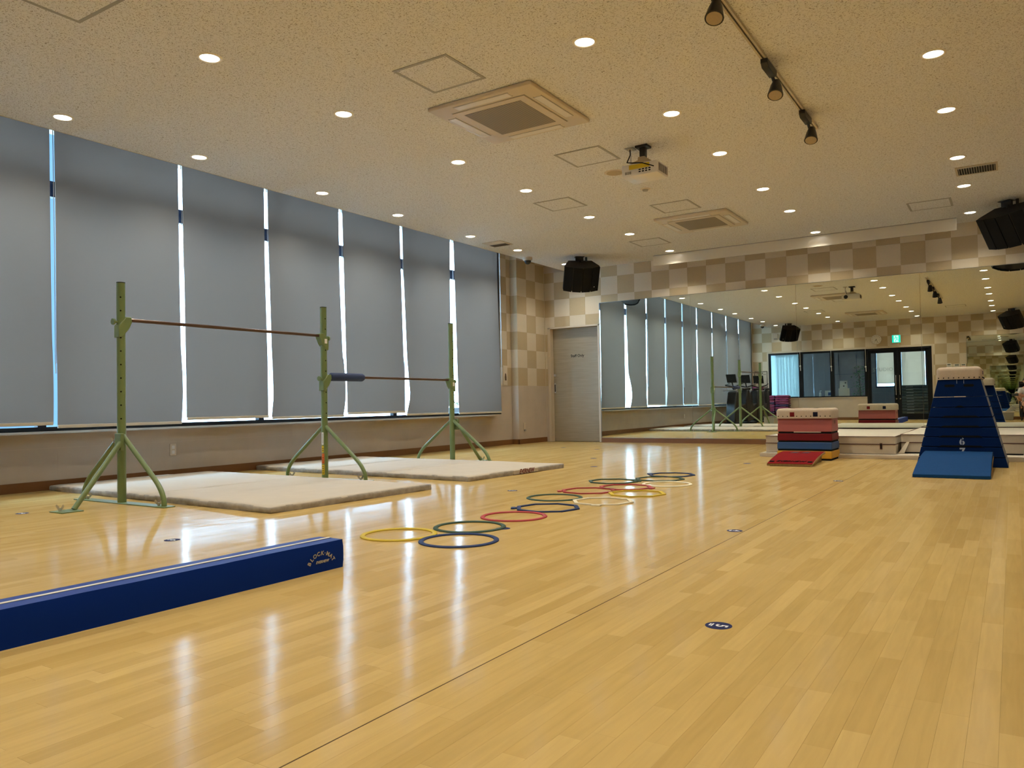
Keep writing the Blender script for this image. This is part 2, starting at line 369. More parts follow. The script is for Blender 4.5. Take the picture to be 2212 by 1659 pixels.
def pad_mesh(dx, dy, dz, top, side):
    bm = bmesh.new(); bmesh.ops.create_cube(bm, size=1.0)
    for v in bm.verts: v.co = Vector((v.co.x*dx, v.co.y*dy, (v.co.z+0.5)*dz))
    bmesh.ops.bevel(bm, geom=[e for e in bm.edges if abs(e.verts[0].co.z-e.verts[1].co.z) > 1e-4], offset=side, segments=4, profile=0.5, affect='EDGES')
    bmesh.ops.bevel(bm, geom=[e for e in bm.edges if min(e.verts[0].co.z, e.verts[1].co.z) > dz-1e-4], offset=top, segments=5, profile=0.5, affect='EDGES')
    bmesh.ops.recalc_face_normals(bm, faces=bm.faces[:])
    me = bpy.data.meshes.new('pad'); bm.to_mesh(me); bm.free(); return me
def text(name, body, size, m, parent=None, loc=(0,0,0), rot=(0,0,0), shear=0.0, space=1.0, ext=0.0006, sx=1.0, bold=0.0):
    cu = bpy.data.curves.new(name, 'FONT'); cu.body = body; cu.size = size; cu.align_x = 'CENTER'; cu.align_y = 'CENTER'
    cu.shear = shear; cu.space_character = space; cu.extrude = ext; cu.offset = bold; cu.resolution_u = 3
    cu.materials.append(m)
    t = bpy.data.objects.new(name, cu)
    C.objects.link(t)
    bpy.context.view_layer.update()
    me = bpy.data.meshes.new_from_object(t.evaluated_get(bpy.context.evaluated_depsgraph_get()))
    bpy.data.objects.remove(t); bpy.data.curves.remove(cu)
    o = bpy.data.objects.new(name, me); C.objects.link(o); o.scale = (sx, 1, 1)
    o.location = loc; o.rotation_euler = rot
    if parent is not None: o.parent = parent
    return o
def soft_box(dx, dy, dz, rad=0.02, nx=24, ny=12, nz=3, amp=0.004, sc=3.0, seed=0, side_amp=None, pad=0.002):
    """padded block, origin at base centre; faces whose normal points up take slot 0, the rest slot 1"""
    bm = bmesh.new(); faces = []
    def face(fn, a, b_):
        vs = [[bm.verts.new(fn(i/a, j/b_)) for i in range(a+1)] for j in range(b_+1)]
        for j in range(b_):
            for i in range(a): bm.faces.new((vs[j][i], vs[j][i+1], vs[j+1][i+1], vs[j+1][i]))
    L = lambda t, d: (t-0.5)*d
    face(lambda s, t: (L(s,dx), L(t,dy), dz), nx, ny); face(lambda s, t: (L(s,dx), L(t,dy), 0), nx, ny)
    face(lambda s, t: (L(s,dx), -dy/2, t*dz), nx, nz); face(lambda s, t: (L(s,dx), dy/2, t*dz), nx, nz)
    face(lambda s, t: (-dx/2, L(s,dy), t*dz), ny, nz); face(lambda s, t: (dx/2, L(s,dy), t*dz), ny, nz)
    bmesh.ops.remove_doubles(bm, verts=bm.verts[:], dist=1e-5)
    sa = amp*2 if side_amp is None else side_amp
    for v in bm.verts:
        p = v.co.copy()
        ex = min(p.x+dx/2, dx/2-p.x); ey = min(p.y+dy/2, dy/2-p.y)
        up = p.z/dz
        if p.z > 0.001:
            n1 = noise.noise(Vector((p.x*sc+seed*7.3, p.y*sc, seed)))
            if p.z > dz-1e-4:
                edge = min(ex, ey)
                v.co.z += amp*n1
                if pad and edge < 1e-4:
                    nz = noise.noise(Vector((p.x*9+seed, p.y*9, 3.1)))
                    v.co.z -= pad*(0.55+0.9*abs(nz))
                    if ex < 1e-4: v.co.x -= math.copysign(pad*0.5, p.x)
                    if ey < 1e-4: v.co.y -= math.copysign(pad*0.5, p.y)
            if ex < 1e-4 or ey < 1e-4:
                n2 = noise.noise(Vector((p.x*sc*5+seed, p.y*sc*5, p.z*20)))
                d = sa*(n2+0.3)*math.sin(PI*min(max(up, 0), 1))
                if ex < 1e-4: v.co.x += math.copysign(d, p.x)
                if ey < 1e-4: v.co.y += math.copysign(d, p.y)
    bmesh.ops.recalc_face_normals(bm, faces=bm.faces[:])
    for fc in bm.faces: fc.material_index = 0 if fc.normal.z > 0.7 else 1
    me = bpy.data.meshes.new('soft_block'); bm.to_mesh(me); bm.free(); return me

ordn = ['first', 'second', 'third', 'fourth', 'fifth', 'sixth', 'seventh', 'eighth', 'ninth', 'tenth', 'eleventh', 'twelfth', 'thirteenth', 'fourteenth', 'fifteenth', 'sixteenth', 'seventeenth', 'eighteenth']
# ------------------------------------------------------------------ room numbers
XW, XP, XR = -7.30, -7.17, 0.58          # window wall, corner column face, right wall
YB, YR_ = 12.30, -1.75                   # mirror wall, entrance wall
CZ = 3.07; XS = -6.715                   # ceiling, its edge over the blinds
XG = -7.17                               # window glass plane
PY0 = 11.35                              # corner column starts here

# ---- floor: subfloor sheet and the strips of maple pattern
fl = sgroup('floor')
obj('subfloor', MB().box(XW-0.3, XR+0.2, YR_-0.1, YB+0.35, -0.10, -0.006), M['subfloor'], fl)
seams = [-1.218+1.79*k for k in range(-3, 1)]
cw = 1.79/32.0
cells = []
for s in range(-4, 1):
    xa = -1.218+1.79*s
    for c in range(32):
        x0 = xa+c*cw; x1 = x0+cw-0.0003
        if c == 31: x1 = x0+cw-0.0045
        if x1 < XW-0.02 or x0 > XR: continue
        y = YR_-random.random()*0.6
        rt = random.random()
        while y < YB+0.3:
            L_ = random.choice((0.42, 0.48, 0.54, 0.60))
            t_ = min(1, max(0.001, 0.5*random.random()+0.5*random.random()))
            if random.random() < 0.13: t_ *= 0.4
            cells.append((x0, x1, y, y+L_-0.0003, t_)); y += L_
def inview(x, y):
    d = Vector((x, y, -H)); cx = d.dot(r2); cy = d.dot(u2); cz = d.dot(f)
    return cz > 0.3 and abs(cx/cz) < 0.70 and abs(cy/cz) < 0.53
vis = sorted([c for c in cells if inview((c[0]+c[1])/2, (c[2]+c[3])/2)], key=lambda c: ((c[0]+c[1])/2)**2+((c[2]+c[3])/2)**2)
near = set(vis[:296])
pm = {}
for c in vis[:296]:
    key = (round(c[1]-c[0], 4), round(c[3]-c[2], 3))
    if key not in pm:
        me = mesh('plank', MB().box(0, key[0], 0, c[3]-c[2], -0.006, 0)); me.materials.append(M['plank']); pm[key] = me
    o = bpy.data.objects.new('plank', pm[key]); C.objects.link(o); o.parent = fl; o.location = (c[0], c[2], 0); o['tone'] = c[4]
mb = MB()
for c in cells:
    if c in near: continue
    mb.tn = c[4]
    mb.add([(c[0],c[2],0),(c[1],c[2],0),(c[1],c[3],0),(c[0],c[3],0)], [(0,1,2,3)])
me = mesh('planks', mb, False); o = link('planks', me, M['planks'], fl); o['kind'] = 'stuff'
for x in seams+[-1.218-1.79]:
    if XW < x < XR: obj('seam', MB().box(x-0.0045, x, YR_, YB, -0.006, -0.0003), M['seam'], fl)

# ---- ceiling with the blind slot along the window wall
ce = struct('ceiling', MB().box(XS, XR+0.1, YR_-0.1, YB+0.1, CZ, CZ+0.06), M['ceiling'])
mb = MB(); mb.box(XS-0.012, XS, YR_, YB, CZ-0.001, CZ+0.235); mb.box(XW-0.15, XS, YR_, YB, CZ+0.235, CZ+0.27)
obj('blind_slot', mb, M['wall'], ce)
obj('slab', MB().box(XW-0.4, XR+0.3, YR_-5.2, YB+0.4, CZ+0.42, CZ+0.6), M['wall'], ce)

# ---- checker tiles
TP, TZ = 0.3125, 1.01
def sub(rect, holes):
    rs = [rect]
    for h in holes:
        out = []
        for (a, b_, c, d) in rs:
            if h[0] >= b_ or h[1] <= a or h[2] >= d or h[3] <= c: out.append((a, b_, c, d)); continue
            if c < h[2]: out.append((a, b_, c, h[2]))
            if d > h[3]: out.append((a, b_, h[3], d))
            c2, d2 = max(c, h[2]), min(d, h[3])
            if a < h[0]: out.append((a, h[0], c2, d2))
            if b_ > h[1]: out.append((h[1], b_, c2, d2))
        rs = [q for q in out if q[1]-q[0] > 0.004 and q[3]-q[2] > 0.004]
    return rs
full = {}
def tiles(parent, plane, u0, u1, zt, uo, pitch, par, holes=(), z0=TZ):
    """plane(u, z, d) -> xyz ; d = distance proud of the wall"""
    i0 = math.floor((u0-uo)/pitch+1e-6)-0; i1 = math.ceil((u1-uo)/pitch-1e-6)
    k0 = math.floor((z0-TZ)/TP+1e-6); k1 = math.ceil((zt-TZ)/TP-1e-6)
    g = 0.0008
    for i in range(i0, i1):
        for k in range(k0, k1):
            a, b_ = max(u0, uo+i*pitch), min(u1, uo+(i+1)*pitch); c, d = max(z0, TZ+k*TP), min(zt, TZ+(k+1)*TP)
            if b_-a < 0.01 or d-c < 0.01: continue
            rs = sub((a+g, b_-g, c+g, d-g), holes)
            if not rs: continue
            mb = MB()
            for (p, q, s, t) in rs:
                mb.add([plane(p,s,0),plane(q,s,0),plane(q,t,0),plane(p,t,0),plane(p,s,0.0025),plane(q,s,0.0025),plane(q,t,0.0025),plane(p,t,0.0025)],
                       [(0,1,2,3),(4,5,6,7),(0,1,5,4),(1,2,6,5),(2,3,7,6),(3,0,4,7)])
            obj('tile', mb, M['tile_light'] if (i+k+par) % 2 == 0 else M['tile_dark'], parent)

# mirror wall
DX0, DX1, DZ1 = -7.06, -6.10, 2.045
wb = sgroup('wall_back')
mb = MB(); mb.box(XW-0.1, DX0-0.04, YB, YB+0.2, 0, 3.4); mb.box(DX1+0.025, XR+0.1, YB, YB+0.2, 0, 3.4); mb.box(DX0-0.04, DX1+0.025, YB, YB+0.2, DZ1+0.02, 3.4); mb.box(DX0-0.2, DX1+0.2, YB+0.2, YB+0.25, -0.1, 2.4)  # last box: unseen, added behind the door to stop daylight under it
obj('wall_body', mb, M['wall'], wb)
tiles(wb, lambda a, z, d: (a, YB-d, z), XP, XR, 3.07, -6.965, 0.3155, 0, holes=[(-7.12, -6.055, 0, 2.075), (-6.06, XR, 0, 2.445)])
obj('dado_panel', MB().box(XP, -7.12, YB-0.002, YB, 0, TZ), M['dado'], wb)
# window wall
WY0, WY1, WZ0, WZ1 = -1.04, 10.75, 0.53, 3.30
wl = sgroup('wall_left')
mb = MB(); mb.box(XW-0.2, XW, YR_-0.1, YB+0.1, -0.1, WZ0); mb.box(XW-0.2, XW, YR_-0.1, WY0, WZ0, 3.4); mb.box(XW-0.2, XW, WY1, YB+0.1, WZ0, 3.4); mb.box(XW-0.2, XW, WY0, WY1, WZ1, 3.4)
obj('wall_body', mb, M['joint'], wl)
mb = MB().box(XW, XP, PY0, YB, 0, 3.4)
obj('column', mb, M['joint'], wl)
tiles(wl, lambda a, z, d: (XW+d, a, z), 10.98, PY0-0.003, 3.3, 11.212, 0.3125, 1, holes=[])
tiles(wl, lambda a, z, d: (a, PY0-d, z), XW+0.003, XP, 3.3, XP-0.3125, 0.3125, 1)
tiles(wl, lambda a, z, d: (XP+d, a, z), PY0, YB-0.003, 3.3, 11.352, 0.311, 1)
for (a, b_, c, d) in [(0.375, WZ0-0.022, 0, 0), (0.0, 0.3735, 0, 0)]:
    y = YR_
    while y < PY0:
        y2 = min(y+0.91, PY0-0.003)
        if y2-y > 0.05: obj('dado_panel', MB().box(XW, XW+0.003, y+0.00015, y2-0.00015, a, b_), M['dado'], wl)
        y += 0.91
obj('dado_panel', MB().box(XW, XW+0.003, 10.98, PY0-0.003, WZ0-0.02, TZ-0.002), M['dado'], wl)
obj('joint_line', MB().box(XW, XW+0.0036, YR_, PY0-0.004, 0.3733, 0.3762), M['joint'], wl)
obj('sill', MB().box(XW-0.02, XG+0.045, WY0, 10.765, WZ0-0.020, WZ0+0.001), M['dado'], wl)
obj('dado_panel', MB().box(XW+0.003, XP, PY0-0.003, PY0, 0, TZ-0.002), M['dado'], wl)
obj('dado_panel', MB().box(XP, XP+0.003, PY0, YB-0.002, 0, TZ-0.002), M['dado'], wl)
# entrance wall (seen in the mirror)
FX0, FX1, FZ1 = -6.79, -2.0, 2.205       # opening for windows and doors
SX, SZ = -3.80, 0.725                    # windows stop, doors start ; window sill
we = sgroup('wall_rear')
mb = MB(); mb.box(XW-0.1, FX0, YR_-0.2, YR_, 0, 3.4); mb.box(FX1, XR+0.1, YR_-0.2, YR_, 0, 3.4); mb.box(FX0, FX1, YR_-0.2, YR_, FZ1, 3.4); mb.box(FX0, SX, YR_-0.2, YR_, 0, SZ)
obj('wall_body', mb, M['wall'], we)
tiles(we, lambda a, z, d: (a, YR_+d, z), XW+0.003, XR, 3.07, -6.985, 0.3168, 0, holes=[(FX0-0.04, FX1+0.04, 0, FZ1+0.05), (-1.095, XR, 0, 2.445)])
obj('dado_panel', MB().box(XW+0.003, FX0-0.04, YR_, YR_+0.002, 0, TZ-0.002), M['dado'], we)
obj('dado_panel', MB().box(FX0-0.04, SX, YR_, YR_+0.002, 0, SZ-0.02), M['wall'], we)
obj('dado_panel', MB().box(FX1+0.04, -1.1, YR_, YR_+0.002, 0, TZ-0.002), M['dado'], we)
# right wall, just outside the frame
wr = sgroup('wall_right')
obj('wall_body', MB().box(XR, XR+0.2, YR_-0.2, YB+0.2, 0, 3.4), M['wall'], wr)
mb = MB(); mb2 = MB()
for i in range(46):
    for k in range(7):
        y = YR_+i*0.3125; a = (mb if (i+k) % 2 else mb2); zt = min(TZ+(k+1)*TP, CZ)
        if y+0.31 < YB: a.box(XR-0.0025, XR, y+0.0008, y+0.3117, TZ+k*TP+0.0008, zt-0.0008)
for a, mm in ((mb, 'tile_dark'), (mb2, 'tile_light')):
    o = obj('tiles', a, M[mm], wr); o['kind'] = 'stuff'
obj('dado_panel', MB().box(XR-0.003, XR, YR_, YB, 0, TZ-0.002), M['dado'], wr)
# baseboards
struct('baseboard_left', MB().box(XW, XW+0.012, YR_, PY0, 0, 0.085).box(XW, XP+0.012, PY0-0.012, PY0, 0, 0.085).box(XP, XP+0.012, PY0-0.012, YB, 0, 0.085), M['base'])
struct('baseboard_back', MB().box(-6.055, XR, YB-0.014, YB, 0, 0.075), M['base'])
struct('baseboard_rear', MB().box(XW, SX, YR_, YR_+0.012, 0, 0.085).box(FX1+0.04, XR, YR_, YR_+0.012, 0, 0.078), M['base'])
struct('baseboard_right', MB().box(XR-0.012, XR, YR_, YB, 0, 0.085), M['base'])

# ---- staff door
d1 = sgroup('door_1')
obj('frame', MB().box(DX0-0.05, DX0, YB-0.012, YB+0.16, 0, DZ1+0.028).box(DX1, DX1+0.035, YB-0.012, YB+0.16, 0, DZ1+0.028).box(DX0-0.05, DX1+0.035, YB-0.012, YB+0.16, DZ1, DZ1+0.028), M['trim'], d1, bevel=0.003)
obj('door_leaf', MB().box(DX0, DX1, YB+0.105, YB+0.145, 0.008, DZ1), M['door'], d1)
hd = obj('pull', MB().prism([(-7.032+0.016*math.cos(a)*1.0, 0.97+(0.075 if math.sin(a) > 0 else -0.075)+0.016*math.sin(a)) for a in [2*PI*k/20 for k in range(20)]], YB+0.095, YB+0.107, 'y'), M['zinc'], d1)
hd['label'] = 'recessed steel finger pull'
obj('pull_recess', MB().prism([(-7.032+0.009*math.cos(a), 0.97+(0.06 if math.sin(a) > 0 else -0.06)+0.009*math.sin(a)) for a in [2*PI*k/20 for k in range(20)]], YB+0.0935, YB+0.0955, 'y'), M['ink'], d1)
obj('lock', MB().cyl((-7.035, YB+0.107, 1.205), (-7.035, YB+0.090, 1.205), 0.022, 20), M['zinc'], d1)
text('lettering', 'Staff Only', 0.068, M['ink'], d1, (-6.565, YB+0.1035, 1.542), (PI/2, 0, 0), bold=0.0010)

# ---- wall mirrors, panel by panel
def mirror(name, label, xs, y, z0, z1, out):
    t = thing(name, label, 'mirror', (0, 0, 0))
    for a, b_ in zip(xs[:-1], xs[1:]):
        obj('mirror_panel', MB().box(a+0.0012, b_-0.0012, min(y, y+out*0.006), max(y, y+out*0.006), z0, z1), M['mirror'], t)
    obj('edge_strip', MB().box(xs[0], xs[-1], min(y, y+out*0.009), max(y, y+out*0.009), z1, z1+0.006).box(xs[0], xs[-1], min(y, y+out*0.009), max(y, y+out*0.009), z0-0.006, z0).box(xs[0]-0.006, xs[0], min(y, y+out*0.009), max(y, y+out*0.009), z0, z1), M['mirror_edge'], t)
    return t
mirror('wall_mirror', 'wide four-panel dance mirror along the wall behind the vaulting boxes', [-6.054, -4.405, -2.735, -1.056, XR-0.005], YB-0.002, 0.082, 2.438, -1)
mirror('wall_mirror', 'smaller mirror on the entrance wall beside the glass doors, seen only as a reflection', [-1.09, XR-0.005], YR_+0.002, 0.085, 2.438, 1)

# ---- windows behind the blinds

for n, (a, b_) in enumerate([(-1.05, 1.176), (1.176, 3.50), (3.50, 5.862), (5.862, 8.125), (8.125, 10.757)]):
    w = sgroup('window_%d' % (n+1))
    obj('frame', MB().box(XG-0.035, XG+0.035, a, b_, WZ0+0.002, 0.569).box(XG-0.03, XG+0.03, a, a+0.036, 0.569, WZ1).box(XG-0.03, XG+0.03, b_-0.036, b_, 0.569, WZ1).box(XG-0.03, XG+0.03, a, b_, WZ1-0.05, WZ1), M['black_alu'], w)
    obj('transom', MB().box(XG-0.03, XG+0.03, a+0.036, b_-0.036, 2.615, 2.755), M['navy_alu'], w)
    pa, pb = a+0.036, b_-0.036
    if n == 0: obj('light_stop_panel', MB().box(XG-0.03, XG+0.035, a+0.036, -0.30, 0.569, WZ1-0.05), M['black_alu'], w); pa = -0.30  # added behind the blind to block daylight leaking past its end
    if n == 4: obj('light_stop_panel', MB().box(XG-0.03, XG+0.035, 10.50, b_-0.036, 0.569, WZ1-0.05), M['navy_alu'], w); pb = 10.50  # added to stop daylight round the last blind; only a sliver shows
    for (p, q, s, t) in [(pa, pb, 2.755, WZ1-0.05), (pa, pb, 0.569, 2.615)]:
        obj('pane', MB().box(XG-0.004, XG+0.002, p, q, s, t), M['glass'], w)
# ---- roller blinds
XB = -6.95
edges = [  # (z -> y) profile of right edge of blind k and of left edge of blind k+1
    ([(3.25,0.985),(2,0.985),(0.6,0.995)], [(3.25,1.04),(0.6,1.045)]),
    ([(3.25,2.205),(2,2.21),(0.6,2.225)], [(3.25,2.26),(0.6,2.27)]),
    ([(3.25,3.472),(1.9,3.482),(0.6,3.499)], [(3.25,3.518),(1.9,3.523),(0.57,3.534)]),
    ([(3.25,4.706),(1.88,4.719),(0.83,4.735),(0.58,4.731)], [(3.25,4.75),(1.88,4.773),(0.83,4.787),(0.6,4.787)]),
    ([(3.25,5.769),(2.2,5.777),(1.25,5.803),(0.6,5.806)], [(3.25,5.821),(2.2,5.836),(1.25,5.861),(0.8,5.868),(0.6,5.850)]),
    ([(3.25,6.910),(2.3,6.918),(1.29,6.959),(0.75,6.975),(0.58,6.958)], [(3.25,6.967),(2.3,6.992),(1.29,7.012),(0.62,7.024)]),
    ([(3.25,8.050),(2.5,8.069),(1.06,8.109),(0.6,8.115)], [(3.25,8.108),(2.5,8.116),(1.06,8.178),(0.83,8.206),(0.57,8.138)]),
    ([(3.25,9.180),(2.65,9.165),(1.2,9.14),(0.85,9.075),(0.72,9.058),(0.58,9.07)], [(3.25,9.258),(2.65,9.275),(0.72,9.319),(0.57,9.337)])]
bots = [0.60, 0.605, 0.598, 0.571, 0.606, 0.588, 0.615, 0.575, 0.568]
curl = [0.01, 0, 0.012, 0.02, 0, 0.035, 0.008, 0.05, 0.0]
def itp(pr, z):
    if z >= pr[0][0]: return pr[0][1]
    for (za, ya), (zb, yb) in zip(pr[:-1], pr[1:]):
        if zb <= z <= za:
            t = (za-z)/(za-zb); return ya+(yb-ya)*t
    return pr[-1][1]
where = ['out of frame by the entrance corner', 'out of frame, second from the entrance corner', 'cut by the photo edge, hem hanging above the sill',
         'behind the first high bar post', 'behind the middle of the longer bar span', 'behind the middle bar post, hem curling at its lower right corner',
         'behind the blue bar pad, hem hanging clear of the sill', 'ending at the far bar post, lower edge curling in dark', 'last one before the tiled corner column']
for k in range(9):
    Lp = edges[k-1][1] if k else [(3.25, -0.30), (0.6, -0.25)]
    Rp = edges[k][0] if k < 8 else [(3.25, 10.44), (2.8, 10.42), (0.56, 10.485)]
    zb = bots[k]
    t = thing('roller_blind', 'grey roller blind '+where[k], 'blind', (XB, 0, zb), 0, 'roller blinds along the window wall')
    def fn(s, q, Lp=Lp, Rp=Rp, zb=zb, cu=curl[k], k=k):
        z = 3.25+(zb-3.25)*q
        a, b_ = itp(Lp, z), itp(Rp, z)
        x = cu*math.sin(PI*max(0, (q-0.72)/0.28))*(0.3+0.7*s) + 0.006*math.sin(s*PI*2+k)*q
        return (x, a+(b_-a)*s, z-zb)
    o = obj('fabric', MB().grid(fn, 10, 26), M['blind'], t); o.data.shade_smooth()
    a, b_ = itp(Lp, zb), itp(Rp, zb)
    obj('bottom_rail', MB().box(-0.008, 0.010, a+0.002, b_-0.002, -0.012, 0.016), M['rail'], t, bevel=0.004)
    obj('roller', MB().cyl((-0.01, itp(Lp, 3.25), 3.275-zb), (-0.01, itp(Rp, 3.25), 3.275-zb), 0.024, 12), M['rail'], t)
    for yy in (itp(Lp, 3.25)+0.01, itp(Rp, 3.25)-0.01): obj('bracket', MB().box(-0.03, 0.012, yy-0.004, yy+0.004, 3.255-zb, 3.304-zb), M['rail'], t)
    ya = itp(Rp, 3.25)+0.018
    mb = MB()
    for dx, dy in ((0.02, 0), (0.02, 0.014)): mb.tube([(dx, ya+dy, 3.24-zb), (dx, ya+dy+0.012, 2.2-zb), (dx, ya+dy*0.6+0.018, 1.12-zb)], 0.0030, 5)
    obj('bead_chain', mb, M['chain'], t)
    obj('chain_weight', MB().cyl((0.02, ya+0.02, 1.125-zb), (0.02, ya+0.022, 1.03-zb), 0.004, 8), M['chain'], t)

# ---- outside the windows
t = thing('sun_bounce_wall', 'added white house wall near the entrance end, bouncing sun into the mirrored blind gaps', 'building', (-15.5, 10, -0.4))  # added sunlit wall, makes the blind gaps white in the mirror
obj('wall', MB().box(-0.8, 0, -45, -3.7, 0, 17.0), M['facade'], t)
obj('parapet', MB().box(-0.85, 0.06, -45, -3.65, 17.0, 17.25), M['facade'], t)
t = thing('sun_bounce_wall', 'white neighbour wall glimpsed through the blind gaps, raised to bounce more daylight in', 'building', (-15.5, 10, -0.4))  # made extra tall so sunlit wall brightens gaps and floor streaks
obj('wall', MB().box(-0.8, 0, -1.3, 40, 0, 17.0), M['facade'], t)
obj('parapet', MB().box(-0.85, 0.06, -1.35, 40, 17.0, 17.25), M['facade'], t)
t = thing('rear_bounce_wall', 'added pale house wall bouncing sunlight onto the lobby blinds', 'building', (-4, -10.5, -0.4))  # added sunlit wall that whitens the lobby blinds from outside
obj('wall', MB().box(-7.0, 12, -3, 0, 0, 14), M['facade'], t)
obj('parapet', MB().box(-7.05, 12.05, -3.05, 0.05, 14, 14.2), M['facade'], t)
struct('ground_1', MB().box(-60, XW-0.21, -40, 60, -0.5, -0.4), M['paving'])
t = thing('window_planter', 'planter box with bright green leaves outside the window behind the far bar post', 'planter', (-7.85, 10.35, -0.4))
obj('box', MB().box(-0.14, 0.14, -0.3, 0.55, 0.0, 1.045).box(-0.12, 0.12, -0.27, 0.52, 1.0, 1.05), M['planter'], t)
mb = MB()
for i in range(150):
    a, b_, c = random.uniform(-0.13, 0.13), random.uniform(-0.3, 0.55), 1.05+abs(random.gauss(0, 0.07))
    an, tl, L_ = random.uniform(0, 6.28), random.uniform(0.1, 1.0), random.uniform(0.03, 0.055)
    d = Vector((math.cos(an)*math.cos(tl), math.sin(an)*math.cos(tl), math.sin(tl)))*L_; w_ = Vector((-math.sin(an), math.cos(an), 0))*L_*0.4
    p = Vector((a, b_, c)); mb.add([p, p+d*0.5+w_, p+d, p+d*0.5-w_], [(0,1,2,3)])
o = obj('leaves', mb, M['leaf'], t); o['kind'] = 'stuff'

# ---- entrance wall: black framed windows and double door, lobby beyond
def pane(name, a, b_, c, d, parent, y=YR_-0.05, m='glass_dark'): return obj(name, MB().box(a, b_, y-0.003, y+0.003, c, d), M[m], parent)
wx = [(-6.79, -6.70, -5.84), (-5.80, -5.70, -4.875), (-4.85, -4.745, -3.865)]
cols = [FX0, -5.77, -4.81, SX]
for n in range(3):
    a, b_ = cols[n], cols[n+1]
    w = sgroup('window_%d' % (6+n))
    obj('frame', MB().box(a, a+0.06, YR_-0.10, YR_-0.0, SZ, FZ1).box(b_-0.06, b_, YR_-0.10, YR_, SZ, FZ1).box(a+0.06, b_-0.06, YR_-0.10, YR_, FZ1-0.06, FZ1).box(a+0.06, b_-0.06, YR_-0.10, YR_, SZ, SZ+0.035), M['black_alu'], w)
    pane('pane', a+0.06, b_-0.06, SZ+0.035, FZ1-0.06, w)
struct('trim_1', MB().box(FX0-0.045, FX1+0.045, YR_-0.01, YR_+0.008, FZ1, FZ1+0.04).box(FX0-0.045, FX0, YR_-0.01, YR_+0.008, SZ-0.03, FZ1).box(FX1, FX1+0.045, YR_-0.01, YR_+0.008, 0, FZ1).box(FX0-0.045, SX, YR_-0.01, YR_+0.02, SZ-0.025, SZ), M['trim'])
dd = sgroup('door_2')
obj('frame', MB().box(SX, SX+0.045, YR_-0.10, YR_+0.002, 0, FZ1).box(FX1-0.06, FX1, YR_-0.10, YR_+0.002, 0, FZ1).box(SX, FX1, YR_-0.10, YR_+0.002, FZ1-0.06, FZ1), M['black_alu'], dd)
for (a, b_, g0, g1) in [(SX+0.045, -2.935, -3.675, -3.035), (-2.93, FX1-0.06, -2.84, -2.135)]:
    lf = obj('door_leaf', MB().box(a, g0, YR_-0.07, YR_-0.03, 0.01, FZ1-0.062).box(g1, b_, YR_-0.07, YR_-0.03, 0.01, FZ1-0.062).box(g0, g1, YR_-0.07, YR_-0.03, 2.06, FZ1-0.062).box(g0, g1, YR_-0.07, YR_-0.03, 0.01, 0.18), M['black_alu'], dd)
    pane('pane', g0, g1, 0.18, 2.06, lf)
    hx = b_-0.05 if g1 > b_-0.12 and a < -3.5 else a+0.05
    obj('handle', MB().tube([(hx, YR_-0.03, 1.36), (hx, YR_+0.03, 1.36), (hx, YR_+0.03, 0.76), (hx, YR_-0.03, 0.76)], 0.013, 8), M['chrome'], lf, smooth=40)
    obj('lock', MB().cyl((hx, YR_-0.03, 0.64), (hx, YR_-0.018, 0.64), 0.02, 16), M['chrome'], lf)
text('lettering', 'STUDIO', 0.155, M['logo_grey'], dd, (-3.345, YR_-0.0555, 1.545), (PI/2, 0, 0), space=1.05)
for n, x in enumerate((-5.775, -4.83, -3.82)):
    t = thing('pull_cord', 'knotted cream pull cord hanging on the entrance window frame, '+('first', 'second', 'third')[n]+' from the window side', 'cord', (x, YR_+0.025, 1.62), 0, 'cords on the entrance window frames')
    obj('cord', MB().tube([(0, 0, 0.63), (0.004, 0, 0.3), (0, 0, 0.12-0.05*n)], 0.006, 6), M['cord'], t)
    obj('knot', MB().ball((0, 0, 0.13-0.05*n), 0.026, 0.02, 0.03, 8, 6).tube([(0.005, 0, 0.12-0.05*n), (0.01, 0.005, -0.02-0.05*n)], 0.012, 6), M['cord'], t, smooth=60)
# lobby shell
LY = -4.7
lw = sgroup('wall_lobby')
ops = [(-7.75, -6.42, 0.75, 2.30), (-3.95, -3.30, 1.02, 2.35), (-3.18, -2.38, 0.12, 2.35)]
mb = MB(); xs = -8.6
for (a, b_, c, d) in ops:
    mb.box(xs, a, LY-0.15, LY, 0, 2.9); mb.box(a, b_, LY-0.15, LY, 0, c); mb.box(a, b_, LY-0.15, LY, d, 2.9); xs = b_
mb.box(xs, 0.7, LY-0.15, LY, 0, 2.9); mb.box(-8.75, -8.6, LY-0.15, YR_-0.2, 0, 2.9); mb.box(0.6, 0.75, LY-0.15, YR_-0.2, 0, 2.9); mb.box(-8.7, 0.7, LY-0.15, YR_-0.2, 2.75, 2.9)
obj('wall_body', mb, M['lobby_wall'], lw)
obj('panel_line', MB().box(-5.3, -3.96, LY, LY+0.012, 1.52, 1.53).box(-5.14, -5.13, LY, LY+0.012, 1.53, 2.2).box(-4.55, -4.54, LY, LY+0.012, 1.53, 2.2), M['navy_alu'], lw)
struct('floor_lobby', MB().box(-8.7, 0.7, LY-0.2, YR_-0.1, -0.08, -0.002), M['lobby_wall'])
